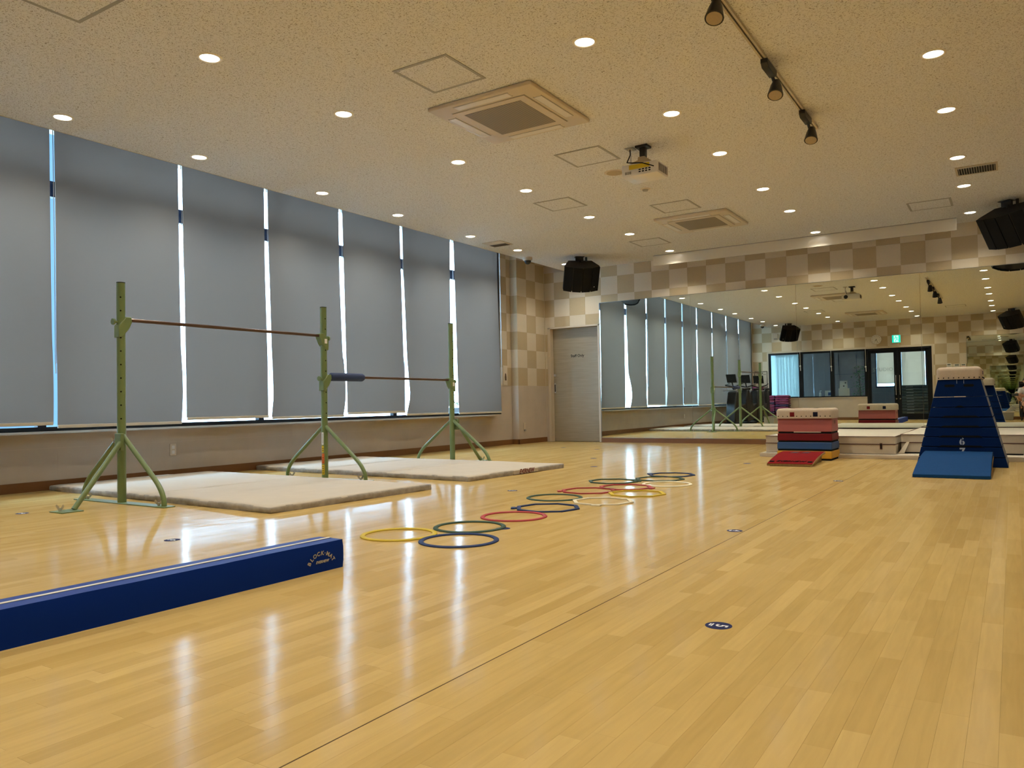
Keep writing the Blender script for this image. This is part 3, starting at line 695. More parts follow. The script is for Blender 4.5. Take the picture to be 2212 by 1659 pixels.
for n, (a, b_, c, d) in enumerate(ops[1:]):
    w = sgroup('window_%d' % (9+n))
    obj('frame', MB().box(a, a+0.04, LY-0.08, LY+0.01, c, d).box(b_-0.04, b_, LY-0.08, LY+0.01, c, d).box(a, b_, LY-0.08, LY+0.01, d-0.04, d).box(a, b_, LY-0.08, LY+0.01, c, c+0.05), M['navy_alu'], w)
    pane('pane', a+0.04, b_-0.04, c+0.05, d-0.04, w, LY-0.04, 'glass')
    t = thing('lobby_blind', ('white roller blind on the small lobby window behind the lettered glass door', 'white roller blind on the tall lobby door behind the plain glass door')[n], 'blind', ((a+b_)/2, LY+0.03, c), 0, 'lobby roller blinds')
    hw = (b_-a)/2-0.05; lo = 0.16 if n == 0 else 0.03
    obj('fabric', MB().box(-hw, hw, -0.001, 0.001, lo, d-c-0.03), M['lobby_blind'], t)
    obj('bottom_rail', MB().box(-hw, hw, -0.006, 0.006, lo-0.02, lo), M['rail'], t)
t = thing('vertical_blind', 'pale blue vertical slat blind glowing in the lobby window', 'blind', (-7.08, LY+0.06, 0.76), 0)
for k in range(12):
    o = obj('slat', MB().box(-0.064, 0.064, -0.001, 0.001, 0, 1.52), M['lobby_slat'], t); o.location = (-0.60+k*0.108, 0, 0.01); o.rotation_euler = (0, 0, 0.28)
obj('head_rail', MB().box(-0.68, 0.68, -0.02, 0.02, 1.53, 1.56), M['rail'], t)
w = sgroup('window_11'); a, b_, c, d = ops[0]
obj('frame', MB().box(a, a+0.04, LY-0.08, LY, c, d).box(b_-0.04, b_, LY-0.08, LY, c, d).box(a, b_, LY-0.08, LY, d-0.04, d).box(a, b_, LY-0.08, LY, c, c+0.04), M['navy_alu'], w)
pane('pane', a+0.04, b_-0.04, c+0.04, d-0.04, w, LY-0.04, 'glass')
# lobby things
t = thing('folded_gym_mat', 'dark teal gym mat at the bottom of the lobby stack behind the glass doors', 'mat', (-2.62, -2.55, 0.16), 0, 'stack of gym mats behind the glass doors')
o = link('cover', rbox(0.98, 0.5, 0.088, 0.025, 2), M['lobby_mat'], t); o.data.shade_smooth()
obj('strap', MB().box(-0.15, 0.05, 0.2505, 0.256, 0.03, 0.045), M['stencil'], t)
for k in range(1, 10): dup(t, (-2.62+random.uniform(-0.012, 0.012), -2.55, 0.16+k*0.0895), random.uniform(-0.02, 0.02), 'dark teal gym mat, '+ordn[9-k]+' from the top of the lobby stack')
t = thing('mat_trolley', 'low metal trolley under the lobby mat stack', 'trolley', (-2.62, -2.55, 0))
obj('deck', MB().box(-0.5, 0.5, -0.26, 0.26, 0.12, 0.158), M['zinc'], t)
for sx in (-0.42, 0.42):
    for sy in (-0.2, 0.2): obj('caster', MB().cyl((sx-0.012, sy, 0.05), (sx+0.012, sy, 0.05), 0.05, 14).box(sx-0.02, sx+0.02, sy-0.02, sy+0.02, 0.08, 0.12), M['black'], t)
t = thing('potted_tree', 'leafy potted ficus in the lobby beside the door post', 'plant', (-4.22, -3.1, 0))
obj('pot', MB().lathe([(0.0, 0), (0.13, 0), (0.17, 0.32), (0.155, 0.32), (0.15, 0.28), (0, 0.28)], n=20), M['planter'], t, smooth=40)
obj('trunk', MB().tube([(0, 0, 0.26), (0.02, 0.01, 0.8), (-0.01, 0, 1.5)], 0.018, 7), M['bark'], t)
mb = MB()
for i in range(420):
    a = random.uniform(0, 6.28); rr = random.uniform(0.04, 0.27)*(1-abs(random.uniform(-0.6, 0.6))); z = random.uniform(0.75, 1.75)
    p = Vector((rr*math.cos(a), rr*math.sin(a), z)); an, tl, L_ = random.uniform(0, 6.28), random.uniform(-0.8, 0.6), random.uniform(0.05, 0.085)
    d = Vector((math.cos(an)*math.cos(tl), math.sin(an)*math.cos(tl), math.sin(tl)))*L_; w_ = Vector((-math.sin(an), math.cos(an), 0))*L_*0.32
    mb.add([p, p+d*0.5+w_, p+d, p+d*0.5-w_], [(0,1,2,3)])
o = obj('foliage', mb, M['leaf'], t); o['kind'] = 'stuff'
t = thing('lobby_counter', 'low counter in the lobby under the entrance windows', 'table', (-4.95, -2.45, 0))
obj('top', MB().box(-1.0, 0.85, -0.22, 0.22, 0.70, 0.735), M['trim'], t)
obj('front', MB().box(-0.98, 0.83, 0.16, 0.18, 0.05, 0.70), M['lobby_wall'], t)
for sx in (-0.95, 0.8): obj('side_panel', MB().box(sx-0.015, sx+0.015, -0.2, 0.16, 0, 0.70), M['lobby_wall'], t)
t = thing('leaflet_stand', 'white upright notice with leaflet pockets on the lobby counter', 'stand', (-4.60, -2.42, 0.735))
obj('board', MB().hexa([(-0.13, -0.02, 0), (0.13, -0.02, 0), (0.13, 0.0, 0), (-0.13, 0.0, 0)], [(-0.13, -0.12, 0.52), (0.10, -0.12, 0.52), (0.10, -0.10, 0.52), (-0.13, -0.10, 0.52)]), M['paper'], t)
obj('pocket', MB().box(-0.14, 0.18, 0.0, 0.06, 0, 0.27), M['white_plastic'], t)
obj('print', MB().box(-0.02, 0.02, -0.058, -0.05, 0.33, 0.36).box(0.03, 0.07, -0.075, -0.07, 0.43, 0.46), M['ink'], t)
t = thing('notice_card', 'small pale notice card on the lobby counter', 'card', (-5.08, -2.42, 0.735))
obj('card', MB().hexa([(-0.10, -0.03, 0), (0.10, -0.03, 0), (0.10, -0.02, 0), (-0.10, -0.02, 0)], [(-0.10, -0.06, 0.21), (0.10, -0.06, 0.21), (0.10, -0.05, 0.21), (-0.10, -0.05, 0.21)]), M['paper'], t)
obj('picture', MB().box(0.0, 0.08, -0.034, -0.025, 0.05, 0.15), M['mid_blue'], t)
t = thing('pump_bottle', 'white hand pump bottle on the lobby counter', 'bottle', (-5.32, -2.42, 0.735))
obj('body', MB().lathe([(0, 0), (0.035, 0), (0.036, 0.13), (0.015, 0.15), (0.0, 0.15)], n=14), M['white_plastic'], t, smooth=40)
obj('pump', MB().cyl((0, 0, 0.15), (0, 0, 0.20), 0.008, 8).box(-0.008, 0.045, -0.008, 0.008, 0.195, 0.208), M['white_plastic'], t)

# entrance-wall fittings
t = thing('wall_clock', 'round cream wall clock above the entrance doors', 'clock', (-3.497, YR_+0.003, 2.482))
obj('case', MB().prism([(0.155*math.cos(2*PI*k/36), 0.155*math.sin(2*PI*k/36)) for k in range(36)], 0, 0.035, 'y'), M['trim'], t, bevel=0.006)
obj('dial', MB().prism([(0.14*math.cos(2*PI*k/36), 0.14*math.sin(2*PI*k/36)) for k in range(36)], 0.035, 0.037, 'y'), M['white_plastic'], t)
mb = MB()
for k in range(12):
    a = 2*PI*k/12; mb.cbox((0.112*math.cos(a), 0.038, 0.112*math.sin(a)), (0.013, 0.002, 0.013))
obj('hour_marks', mb, M['ink'], t)
for nm, a, L_, w_ in (('hour_hand', math.radians(-55), 0.07, 0.011), ('minute_hand', math.radians(-112), 0.105, 0.008)):
    p = Vector((math.cos(a), 0, math.sin(a)))*-1; p.x = -p.x*-1
    d = Vector((-math.cos(a), 0, math.sin(a))); n_ = Vector((-d.z, 0, d.x))*w_/2
    obj(nm, MB().add([(-d*0.015+n_)+Vector((0, 0.0395, 0)), (-d*0.015-n_)+Vector((0, 0.0395, 0)), d*L_-n_+Vector((0, 0.0395, 0)), d*L_+n_+Vector((0, 0.0395, 0))], [(0,1,2,3)]), M['ink'], t)
t = thing('exit_sign', 'green lit running-figure emergency exit sign above the doors', 'sign', (-2.939, YR_+0.003, 2.469))
obj('case', MB().box(-0.122, 0.122, 0, 0.04, -0.122, 0.122), M['white_plastic'], t)
obj('face', MB().box(-0.115, 0.115, 0.04, 0.043, -0.115, 0.115), M['exit_green'], t)
obj('doorway', MB().box(-0.066, 0.066, 0.043, 0.045, -0.10, 0.10), M['exit_white'], t)
mb = MB(); mb.ball((-0.012, 0.047, 0.070), 0.018, 0.003, 0.018, 10, 6)
for pts in ([(-0.012, 0.047), (0.02, -0.01)], [(0.02, -0.01), (-0.01, -0.04), (-0.03, -0.085)], [(0.02, -0.01), (0.045, -0.04), (0.075, -0.05)], [(-0.012, 0.042), (0.03, 0.035), (0.05, 0.005)], [(-0.012, 0.042), (-0.042, 0.02), (-0.05, -0.015)]):
    mb.tube([(p[0], 0.047, p[1]) for p in pts], 0.010, 6)
o = obj('running_figure', mb, M['exit_green'], t); o['label'] = 'green running figure'
t = thing('wall_sensor', 'small cream alarm box high on the entrance wall', 'sensor', (-6.527, YR_+0.003, 2.752))
obj('housing', MB().box(-0.066, 0.066, 0, 0.05, -0.095, 0.095), M['cream_plastic'], t, bevel=0.008)
obj('lens', MB().box(-0.05, 0.05, 0.05, 0.056, -0.085, -0.05), M['hatch'], t)
t = thing('framed_notice', 'framed notice sheet on the entrance wall above the step stacks', 'poster', (-7.043, YR_+0.003, 1.355))
obj('frame', MB().box(-0.21, 0.21, 0, 0.015, 0.255, 0.27).box(-0.21, 0.21, 0, 0.015, -0.27, -0.255).box(-0.21, -0.195, 0, 0.015, -0.255, 0.255).box(0.195, 0.21, 0, 0.015, -0.255, 0.255), M['ink'], t)
obj('sheet', MB().box(-0.195, 0.195, 0, 0.006, -0.255, 0.255), M['poster'], t)
mb = MB(); mb.box(-0.165, 0.165, 0.006, 0.008, 0.16, 0.172)
for k in range(4): mb.box(-0.12+k*0.05, -0.085+k*0.05, 0.006, 0.008, 0.195, 0.225)
obj('heading', mb, M['ink'], t)
mb = MB()
for k in range(14): mb.box(-0.165, 0.165-0.05*random.random(), 0.006, 0.0075, 0.125-k*0.026, 0.131-k*0.026)
obj('text_lines', mb, M['tile_dark'], t)
for n, (x, z, w_, h_) in enumerate([(-1.557, 1.60, 0.12, 0.12), (-1.355, 1.585, 0.15, 0.105), (-1.19, 1.585, 0.13, 0.10)]):
    t = thing('wall_controller', ('small wall controller with a dark screen nearest the glass doors', 'middle air-conditioning controller on the entrance wall', 'lighting controller beside the entrance-wall mirror')[n], 'controller', (x, YR_+0.003, z))
    obj('housing', MB().box(-w_/2, w_/2, 0, 0.02, -h_/2, h_/2), M['white_plastic'], t, bevel=0.004)
    obj('screen', MB().box(-w_*0.35, w_*0.35, 0.02, 0.021, 0.0, h_*0.36), M['lcd'], t)
    mb = MB()
    for k in range(4): mb.box(-w_*0.36+k*w_*0.2, -w_*0.36+k*w_*0.2+w_*0.12, 0.02, 0.023, -h_*0.36, -h_*0.16)
    obj('buttons', mb, M['orange_label'] if n == 2 else M['hatch'], t)

# ---- step platforms stacked by the entrance wall
def step_mesh():
    mb = MB()
    def ringp(w_, d_, z): return [(-w_, -d_, z), (w_, -d_, z), (w_, d_, z), (-w_, d_, z)]
    mb.hexa(ringp(0.205, 0.15, 0), ringp(0.215, 0.155, 0.034)); mb.hexa(ringp(0.215, 0.155, 0.034), ringp(0.16, 0.13, 0.062))
    return mesh('step', mb)
sm = {}
for key in ('magenta', 'purple'):
    me = step_mesh(); me.materials.append(M[key]); sm[key] = me
sf = mesh('step_foot', MB().box(-0.20, -0.13, -0.14, 0.14, -0.012, 0.0).box(0.13, 0.20, -0.14, 0.14, -0.012, 0.0)); sf.materials.append(M['black'])
for nm, x, y, n, pat in (('nearest the bikes', -6.73, -1.45, 11, 'MMMPMMMPMMM'), ('under the entrance window', -6.285, -1.45, 11, 'MMMMPMPMMMM'), ('tallest, in the corner', -7.115, -1.52, 15, 'MMPMPMMPMPPPPMM')):
    for k in range(n):
        key = 'magenta' if pat[k % len(pat)] == 'M' else 'purple'
        o = thing('step_platform', key+' step platform, '+ordn[n-1-k]+' from the top of the stack '+nm, 'step', (x+random.uniform(-0.006, 0.006), y, 0.012+k*0.0745), random.uniform(-0.01, 0.01)+(PI/2 if n == 15 else 0), 'aerobic step platforms by the entrance wall')
        for nme, mm in (('deck', sm[key]), ('foot_strip', sf)):
            q = bpy.data.objects.new(nme, mm); C.objects.link(q); q.parent = o
# ---- spin bikes
def bike():
    t = thing('spin_bike', 'x', 'exercise bike', (0, 0, 0), 0, 'black exercise bikes by the entrance corner')
    mb = MB()
    for y in (-0.45, 0.42): mb.tube([(-0.25, y, 0.035), (0.25, y, 0.035)], 0.03, 8)
    mb.tube([(0, -0.45, 0.04), (0, -0.2, 0.32), (0, 0.42, 0.05)], 0.028, 8); mb.tube([(0, -0.28, 0.25), (0, -0.30, 0.98)], 0.03, 8); mb.tube([(0, 0.12, 0.22), (0, 0.30, 0.95)], 0.03, 8); mb.tube([(0, -0.28, 0.55), (0, 0.18, 0.5)], 0.04, 8)
    obj('frame', mb, M['black'], t, smooth=50)
    obj('shroud', MB().prism([(-0.30, 0.12), (0.42, 0.10), (0.50, 0.40), (0.34, 0.66), (0.22, 0.70), (0.05, 0.52), (-0.22, 0.60), (-0.34, 0.40)], -0.09, 0.09, 'x'), M['black'], t, bevel=0.02)
    obj('flywheel', MB().cyl((-0.025, 0.27, 0.34), (0.025, 0.27, 0.34), 0.23, 26), M['black'], t, smooth=40)
    obj('flywheel_rim', MB().cyl((-0.03, 0.27, 0.34), (0.03, 0.27, 0.34), 0.15, 20), M['zinc'], t, smooth=40)
    obj('saddle', MB().hexa([(-0.10, -0.45, 0.98), (0.10, -0.45, 0.98), (0.03, -0.18, 0.98), (-0.03, -0.18, 0.98)], [(-0.10, -0.45, 1.05), (0.10, -0.45, 1.05), (0.03, -0.18, 1.03), (-0.03, -0.18, 1.03)]), M['black'], t, bevel=0.02)
    obj('handlebar', MB().tube([(-0.22, 0.18, 1.17), (-0.22, 0.38, 1.12), (0, 0.33, 1.06), (0.22, 0.38, 1.12), (0.22, 0.18, 1.17)], 0.017, 8).tube([(0, 0.29, 0.92), (0, 0.33, 1.08)], 0.022, 8), M['black'], t, smooth=50)
    mo = obj('monitor', MB().hexa([(-0.15, 0.36, 1.18), (0.15, 0.36, 1.18), (0.15, 0.40, 1.19), (-0.15, 0.40, 1.19)], [(-0.15, 0.44, 1.42), (0.15, 0.44, 1.42), (0.15, 0.47, 1.42), (-0.15, 0.47, 1.42)]), M['black'], t)
    obj('screen', MB().hexa([(-0.13, 0.352, 1.20), (0.13, 0.352, 1.20), (0.13, 0.36, 1.20), (-0.13, 0.36, 1.20)], [(-0.13, 0.425, 1.40), (0.13, 0.425, 1.40), (0.13, 0.43, 1.40), (-0.13, 0.43, 1.40)]), M['lcd'], mo)
    obj('bracket', MB().tube([(0, 0.33, 1.06), (0, 0.42, 1.28)], 0.02, 8), M['black'], t)
    obj('rear_cover', MB().prism([(-0.40, 0.06), (-0.20, 0.06), (-0.16, 0.62), (-0.24, 0.98), (-0.36, 0.98), (-0.40, 0.55)], -0.12, 0.12, 'x'), M['black'], t, bevel=0.03)
    obj('front_cover', MB().prism([(0.20, 0.08), (0.52, 0.06), (0.50, 0.50), (0.40, 0.92), (0.24, 0.98)], -0.15, 0.15, 'x'), M['black'], t, bevel=0.03)
    obj('towel_bar', MB().tube([(-0.20, 0.46, 1.0), (-0.20, 0.53, 0.96), (0.20, 0.53, 0.96), (0.20, 0.46, 1.0)], 0.012, 6), M['zinc'], t)
    for s_ in (-1, 1): obj('pedal', MB().box(s_*0.09-0.045, s_*0.09+0.045, -0.12*s_-0.05, -0.12*s_+0.05, 0.30+0.12*s_, 0.325+0.12*s_).tube([(s_*0.04, 0.0, 0.31), (s_*0.05, -0.12*s_, 0.31+0.12*s_)], 0.012, 6), M['black'], t)
    return t
b0 = bike(); b0.location = (-6.60, 2.22, 0); b0.rotation_euler = (0, 0, 0.25); b0['label'] = 'black exercise bike farthest from the entrance wall, beside a free post'
for k, (x, y, nm) in enumerate([(-6.56, 1.16, 'in the middle of the row'), (-6.52, 0.10, 'nearest the step stacks')]): dup(b0, (x, y, 0), 0.15-0.15*k, 'black exercise bike '+nm)
t = thing('clear_crate', 'small grey plastic crate on the floor in front of the bikes', 'crate', (-5.75, 2.2, 0))
obj('body', MB().box(-0.14, 0.14, -0.2, 0.2, 0, 0.2), M['clear_box'], t, bevel=0.01); obj('rim', MB().box(-0.15, 0.15, -0.21, 0.21, 0.2, 0.215), M['clear_box'], t)

# ---- left-wall fittings
t = thing('power_outlet', 'cream wall outlet low on the window wall behind the first bar post', 'outlet', (XW+0.003, 4.86, 0.29))
obj('plate', MB().box(0, 0.008, -0.035, 0.035, -0.06, 0.06), M['cream_plastic'], t, bevel=0.003)
for z in (-0.025, 0.025): obj('socket', MB().box(0.008, 0.011, -0.016, 0.016, z-0.017, z+0.017), M['white_label'], t)
t = thing('wall_plate', 'small cream outlet plate low on the tiled corner column', 'outlet', (XP+0.003, 11.52, 0.305))
obj('plate', MB().box(0, 0.008, -0.028, 0.028, -0.06, 0.06), M['trim'], t, bevel=0.003); obj('plug', MB().box(0.008, 0.03, -0.02, 0.02, -0.085, -0.055), M['hatch'], t)
t = thing('phone_recess', 'cream wall switch plate with a brown printed figure beside the last blind', 'switch', (XW+0.003, 11.13, 1.19))
obj('plate', MB().box(0, 0.012, -0.065, 0.065, -0.165, 0.165), M['cream_plastic'], t, bevel=0.004)
obj('print', MB().prism([(-0.02, -0.09), (0.03, -0.09), (0.028, -0.03), (0.015, 0.03), (-0.01, 0.03), (-0.025, -0.03)], 0.012, 0.014, 'x'), M['brown_print'], t)

# ---- ceiling fittings: lamps
ROWS = [-1.09, 0.455, 1.70, 3.285, 4.535, 6.085, 7.345, 8.885, 10.13, 11.66]
COLS = [(-6.365, 'by the blinds'), (-4.49, 'left of centre'), (-2.30, 'right of centre'), (-0.395, 'by the right wall')]
ring_me = mesh('ring', MB().lathe([(0.062, -0.001), (0.066, -0.006), (0.078, -0.005), (0.083, 0.0)], n=28)); ring_me.materials.append(M['lamp_ring']); ring_me.shade_smooth()
lens_me = mesh('lens', MB().lathe([(0.0, -0.004), (0.05, -0.0035), (0.0625, -0.0015)], n=28)); lens_me.materials.append(M['lens'])
ld = bpy.data.lights.new('downlight', 'SPOT'); ld.energy = LAMP_W; ld.color = LAMP_C; ld.shadow_soft_size = 0.06; ld.spot_size = math.radians(130); ld.spot_blend = 1.0
for ci, (x, nm) in enumerate(COLS):
    for ri, y in enumerate(ROWS):
        t = thing('downlight', 'round recessed downlight in the row '+nm+', '+ordn[9-ri]+' from the mirror wall', 'ceiling light', (x, y, CZ), 0, 'recessed ceiling downlights')
        for nme, me in (('trim_ring', ring_me), ('lens', lens_me)):
            o = bpy.data.objects.new(nme, me); C.objects.link(o); o.parent = t
        lo = bpy.data.objects.new('downlight_lamp', ld); C.objects.link(lo); lo.location = (x, y, CZ-0.012)
# hatches
hm = MB(); a = 0.24
for (p, q, s, t_) in [(-a, a, -a, -a+0.024), (-a, a, a-0.024, a), (-a, -a+0.024, -a+0.024, a-0.024), (a-0.024, a, -a+0.024, a-0.024)]: hm.box(p, q, s, t_, -0.004, 0)
hframe = mesh('hatch_frame', hm); hframe.materials.append(M['hatch'])
hm2 = MB(); a = 0.215
for (p, q, s, t_) in [(-a, a, -a, -a+0.004), (-a, a, a-0.004, a), (-a, -a+0.004, -a, a), (a-0.004, a, -a, a)]: hm2.box(p, q, s, t_, -0.003, 0)
hpan = mesh('hatch_panel', MB().box(-0.2155, 0.2155, -0.2155, 0.2155, -0.003, 0)); hpan.materials.append(M['ceiling'])
for (x, y, nm) in [(-3.39, 4.387, 'beside the near air conditioner'), (-3.385, 6.685, 'beside the projector'), (-4.475, 8.098, 'nearer the blinds, between two lamps'), (-3.39, 9.034, 'in front of the far air conditioner'), (-4.48, 10.846, 'beyond the far air conditioner toward the staff door'), (-0.793, 10.87, 'before the long white fascia, near the right speaker'), (-4.48, 2.3, 'out of frame over the blue beam'), (-1.2, 1.0, 'out of frame overhead')]:
    t = thing('access_hatch', 'square ceiling access hatch with grey frame '+nm, 'hatch', (x, y, CZ), 0, 'ceiling access hatches')
    for nme, me in (('frame', hframe), ('panel', hpan)):
        o = bpy.data.objects.new(nme, me); C.objects.link(o); o.parent = t
# air conditioners
def cassette(x, y, label):
    t = thing('air_conditioner', label, 'air conditioner', (x, y, CZ), 0, 'ceiling cassette air conditioners')
    o = link('panel', rbox(0.96, 0.96, 0.035, 0.012, 2, -0.035), M['cream_plastic'], t); o.data.shade_smooth(); o.data.set_sharp_from_angle(angle=0.6)
    mb = MB(); w_ = 0.345
    for (p, q, s, v) in [(-w_, w_, -w_, -w_+0.006), (-w_, w_, w_-0.006, w_), (-w_, -w_+0.006, -w_, w_), (w_-0.006, w_, -w_, w_)]: mb.box(p, q, s, v, -0.0356, -0.034)
    obj('intake_joint', mb, M['hatch'], t)
    obj('intake_frame', MB().box(-0.338, 0.338, -0.338, 0.338, -0.042, -0.034), M['cream_plastic'], t, bevel=0.004)
    obj('intake_grille', MB().box(-0.265, 0.265, -0.275, 0.275, -0.0445, -0.04), M['ac_grille'], t)
    for k in range(4):
        fl_ = obj('air_flap', MB().box(-0.25, 0.25, 0.372, 0.438, -0.040, -0.034), M['white_plastic'], t, bevel=0.002); fl_.rotation_euler = (0, 0, k*PI/2)
        g_ = obj('flap_gap', MB().box(-0.258, 0.258, 0.366, 0.373, -0.0365, -0.034).box(-0.258, 0.258, 0.437, 0.444, -0.0365, -0.034), M['hatch'], t); g_.rotation_euler = (0, 0, k*PI/2)
    return t
cassette(-3.38, 5.31, 'cream cassette air conditioner nearest the camera, beside the large hatch')
cassette(-3.385, 9.96, 'cream cassette air conditioner near the white fascia')
cassette(-3.385, 0.9, 'cream cassette air conditioner out of frame toward the entrance')
# vents, grilles, detectors
t = thing('ceiling_vent', 'square cream ceiling vent with half dark grille by the blinds', 'vent', (-6.34, 9.53, CZ))
obj('plate', MB().box(-0.165, 0.165, -0.165, 0.165, -0.01, 0), M['cream_plastic'], t, bevel=0.003)
obj('grille', MB().box(-0.14, 0.14, 0.0, 0.14, -0.013, -0.009), M['hatch'], t)
for k in range(6): obj('slat', MB().box(-0.14, 0.14, 0.01+k*0.023, 0.018+k*0.023, -0.016, -0.012), M['brown_print'], t)
t = thing('slot_vent', 'black slatted ceiling vent near the right speaker', 'vent', (-0.25, 9.455, CZ))
obj('frame', MB().box(-0.19, 0.19, -0.175, -0.155, -0.008, 0).box(-0.19, 0.19, 0.155, 0.175, -0.008, 0).box(-0.19, -0.17, -0.155, 0.155, -0.008, 0).box(0.17, 0.19, -0.155, 0.155, -0.008, 0), M['track'], t)
obj('void', MB().box(-0.17, 0.17, -0.155, 0.155, -0.003, 0), M['vent_dark'], t)
obj('lip', MB().box(-0.17, 0.17, -0.155, -0.11, -0.006, -0.003), M['hatch'], t)
sl = mesh('slat', MB().box(-0.002, 0.002, -0.155, 0.155, -0.007, -0.003)); sl.materials.append(M['track'])
for k in range(15):
    o = bpy.data.objects.new('slat', sl); C.objects.link(o); o.parent = t; o.location = (-0.17+0.34*(k+0.5)/15, 0, 0)
t = thing('ceiling_speaker', 'flat round cream ceiling speaker beside the projector', 'speaker', (-3.395, 7.315, CZ))
obj('rim', MB().lathe([(0.0, -0.004), (0.085, -0.006), (0.10, -0.006), (0.108, 0)], n=30), M['cream_plastic'], t, smooth=50)
obj('grille', MB().disc((0, 0), 0.083, -0.0075, -0.004), M['tile_dark'], t)
t = thing('smoke_detector', 'small round ceiling detector below the projector', 'detector', (-3.383, 8.087, CZ))
obj('base', MB().lathe([(0, -0.008), (0.05, -0.008), (0.062, 0)], n=24), M['cream_plastic'], t, smooth=40)
obj('core', MB().lathe([(0, -0.026), (0.028, -0.024), (0.036, -0.008)], n=20), M['hatch'], t, smooth=40)
t = thing('dome_camera', 'dome security camera with black bubble near the column', 'camera', (-6.56, 10.74, CZ))
obj('mount', MB().lathe([(0.075, 0), (0.078, -0.04), (0.06, -0.055), (0, -0.055)], n=24), M['cream_plastic'], t, smooth=40)
obj('bubble', MB().ball((0, 0, -0.055), 0.057, 0.057, 0.06, 20, 10), M['black'], t, smooth=80)
t = thing('dome_camera', 'dome security camera near the entrance corner, seen only in the mirror', 'camera', (-6.64, -0.55, CZ))
obj('mount', MB().lathe([(0.075, 0), (0.078, -0.04), (0.06, -0.055), (0, -0.055)], n=24), M['cream_plastic'], t, smooth=40)
obj('bubble', MB().ball((0, 0, -0.055), 0.057, 0.057, 0.06, 20, 10), M['black'], t, smooth=80)
# light track and its spots
t = thing('lighting_track', 'long cream lighting track on the ceiling', 'track', (-1.38, 5.1, CZ))
obj('rail', MB().box(-0.02, -0.006, -2.0, 2.01, -0.022, 0).box(0.006, 0.02, -2.0, 2.01, -0.022, 0).box(-0.006, 0.006, -2.0, 2.01, -0.006, 0).box(-0.02, 0.02, 2.01, 2.03, -0.022, 0), M['track'], t)
obj('slot', MB().box(-0.006, 0.006, -2.0, 2.01, -0.012, -0.006), M['track_slot'], t)
def spot(y, label):
    t = thing('track_spotlight', label, 'spotlight', (-1.375, y, CZ-0.022), 0, 'black spotlights on the ceiling track')
    obj('adapter', MB().prism([(-0.13, 0), (0.13, 0), (0.13, -0.03), (0.10, -0.055), (-0.10, -0.055), (-0.13, -0.03)], -0.024, 0.024, 'x'), M['black'], t, bevel=0.003)
    obj('arm', MB().tube([(0, 0.10, -0.05), (0.01, 0.12, -0.10), (0.045, 0.10, -0.125)], 0.012, 8), M['black'], t)
    A = Vector((0.03, 0.08, -0.10)); d = Vector((0.02, -0.42, -0.90)).normalized()
    hd_ = obj('lamp_head', MB().tube([A, A+d*0.03, A+d*0.05, A+d*0.115, A+d*0.125], 0.03, 20, True, [0.026, 0.034, 0.040, 0.052, 0.054]), M['black'], t, smooth=40)
    obj('lamp_lens', MB().tube([A+d*0.1255, A+d*0.128], 0.045, 20), M['tile_dark'], hd_)
    return t
s0 = spot(5.55, 'black track spotlight in the middle of the three visible on the track')
dup(s0, (-1.375, 6.70, CZ-0.022), None, 'black track spotlight nearest the far track end')
dup(s0, (-1.375, 4.22, CZ-0.022), None, 'black track spotlight cut off by the top edge of the photo')

# projector
t = thing('ceiling_projector', 'white ceiling projector with a yellow warning label', 'projector', (-2.82, 6.71, CZ))
obj('ceiling_plate', MB().box(-0.06, 0.06, -0.055, 0.055, -0.02, 0), M['black'], t, bevel=0.003)
obj('pole', MB().box(-0.026, 0.026, -0.026, 0.026, -0.115, -0.018), M['black'], t)
obj('bracket', MB().prism([(-0.11, -0.17), (0.10, -0.17), (0.07, -0.14), (0.035, -0.135), (0.03, -0.11), (-0.03, -0.11), (-0.035, -0.14), (-0.08, -0.15)], -0.05, 0.05, 'y'), M['tile_dark'], t)
body = link('body', rbox(0.355, 0.27, 0.115, 0.014, 2, -0.29), M['white_plastic'], t); body.location = (-0.005, 0.045, 0); body.data.shade_smooth(); body.data.set_sharp_from_angle(angle=0.6)
rear = -0.137
obj('warning_label', MB().box(-0.10, 0.10, rear-0.001, rear+0.002, -0.229, -0.187), M['yellow_label'], body)
obj('side_vent', MB().box(0.175, 0.1785, -0.115, 0.115, -0.275, -0.19), M['cream_plastic'], body)
for k in range(9): obj('vent_slot', MB().box(0.178, 0.1795, -0.105+k*0.024, -0.093+k*0.024, -0.268, -0.197), M['ink'], body)
mb = MB()
for k in range(4): mb.box(-0.005+k*0.032, 0.016+k*0.032, rear-0.001, rear+0.002, -0.245, -0.235); mb.box(-0.005+k*0.032, 0.014+k*0.032, rear-0.001, rear+0.002, -0.265, -0.254)
obj('sockets', mb, M['ink'], body)
mb = MB()
for k in range(3): mb.box(-0.14+k*0.022, -0.124+k*0.022, rear-0.001, rear+0.002, -0.27, -0.245)
obj('fan_slots', mb, M['hatch'], body)
obj('lens_ring', MB().cyl((-0.09, 0.13, -0.235), (-0.09, 0.15, -0.235), 0.048, 24), M['white_plastic'], body, smooth=40)
obj('lens', MB().cyl((-0.09, 0.148, -0.235), (-0.09, 0.156, -0.235), 0.04, 24), M['black'], body)
obj('cable', MB().tube([(0.16, -0.145, -0.25), (0.06, -0.17, -0.21), (-0.06, -0.15, -0.185), (-0.12, -0.10, -0.16), (-0.13, 0.0, -0.06), (-0.132, 0.0, -0.003)], 0.005, 6), M['ink'], t)
obj('strut', MB().tube([(-0.13, 0.01, -0.16), (-0.132, 0.01, -0.03)], 0.008, 8), M['zinc'], t)
t = thing('cable_plate', 'square ceiling cable plate beside the projector pole', 'plate', (-2.95, 6.72, CZ))
obj('plate', MB().box(-0.04, 0.04, -0.05, 0.05, -0.006, 0), M['hatch'], t, bevel=0.002)
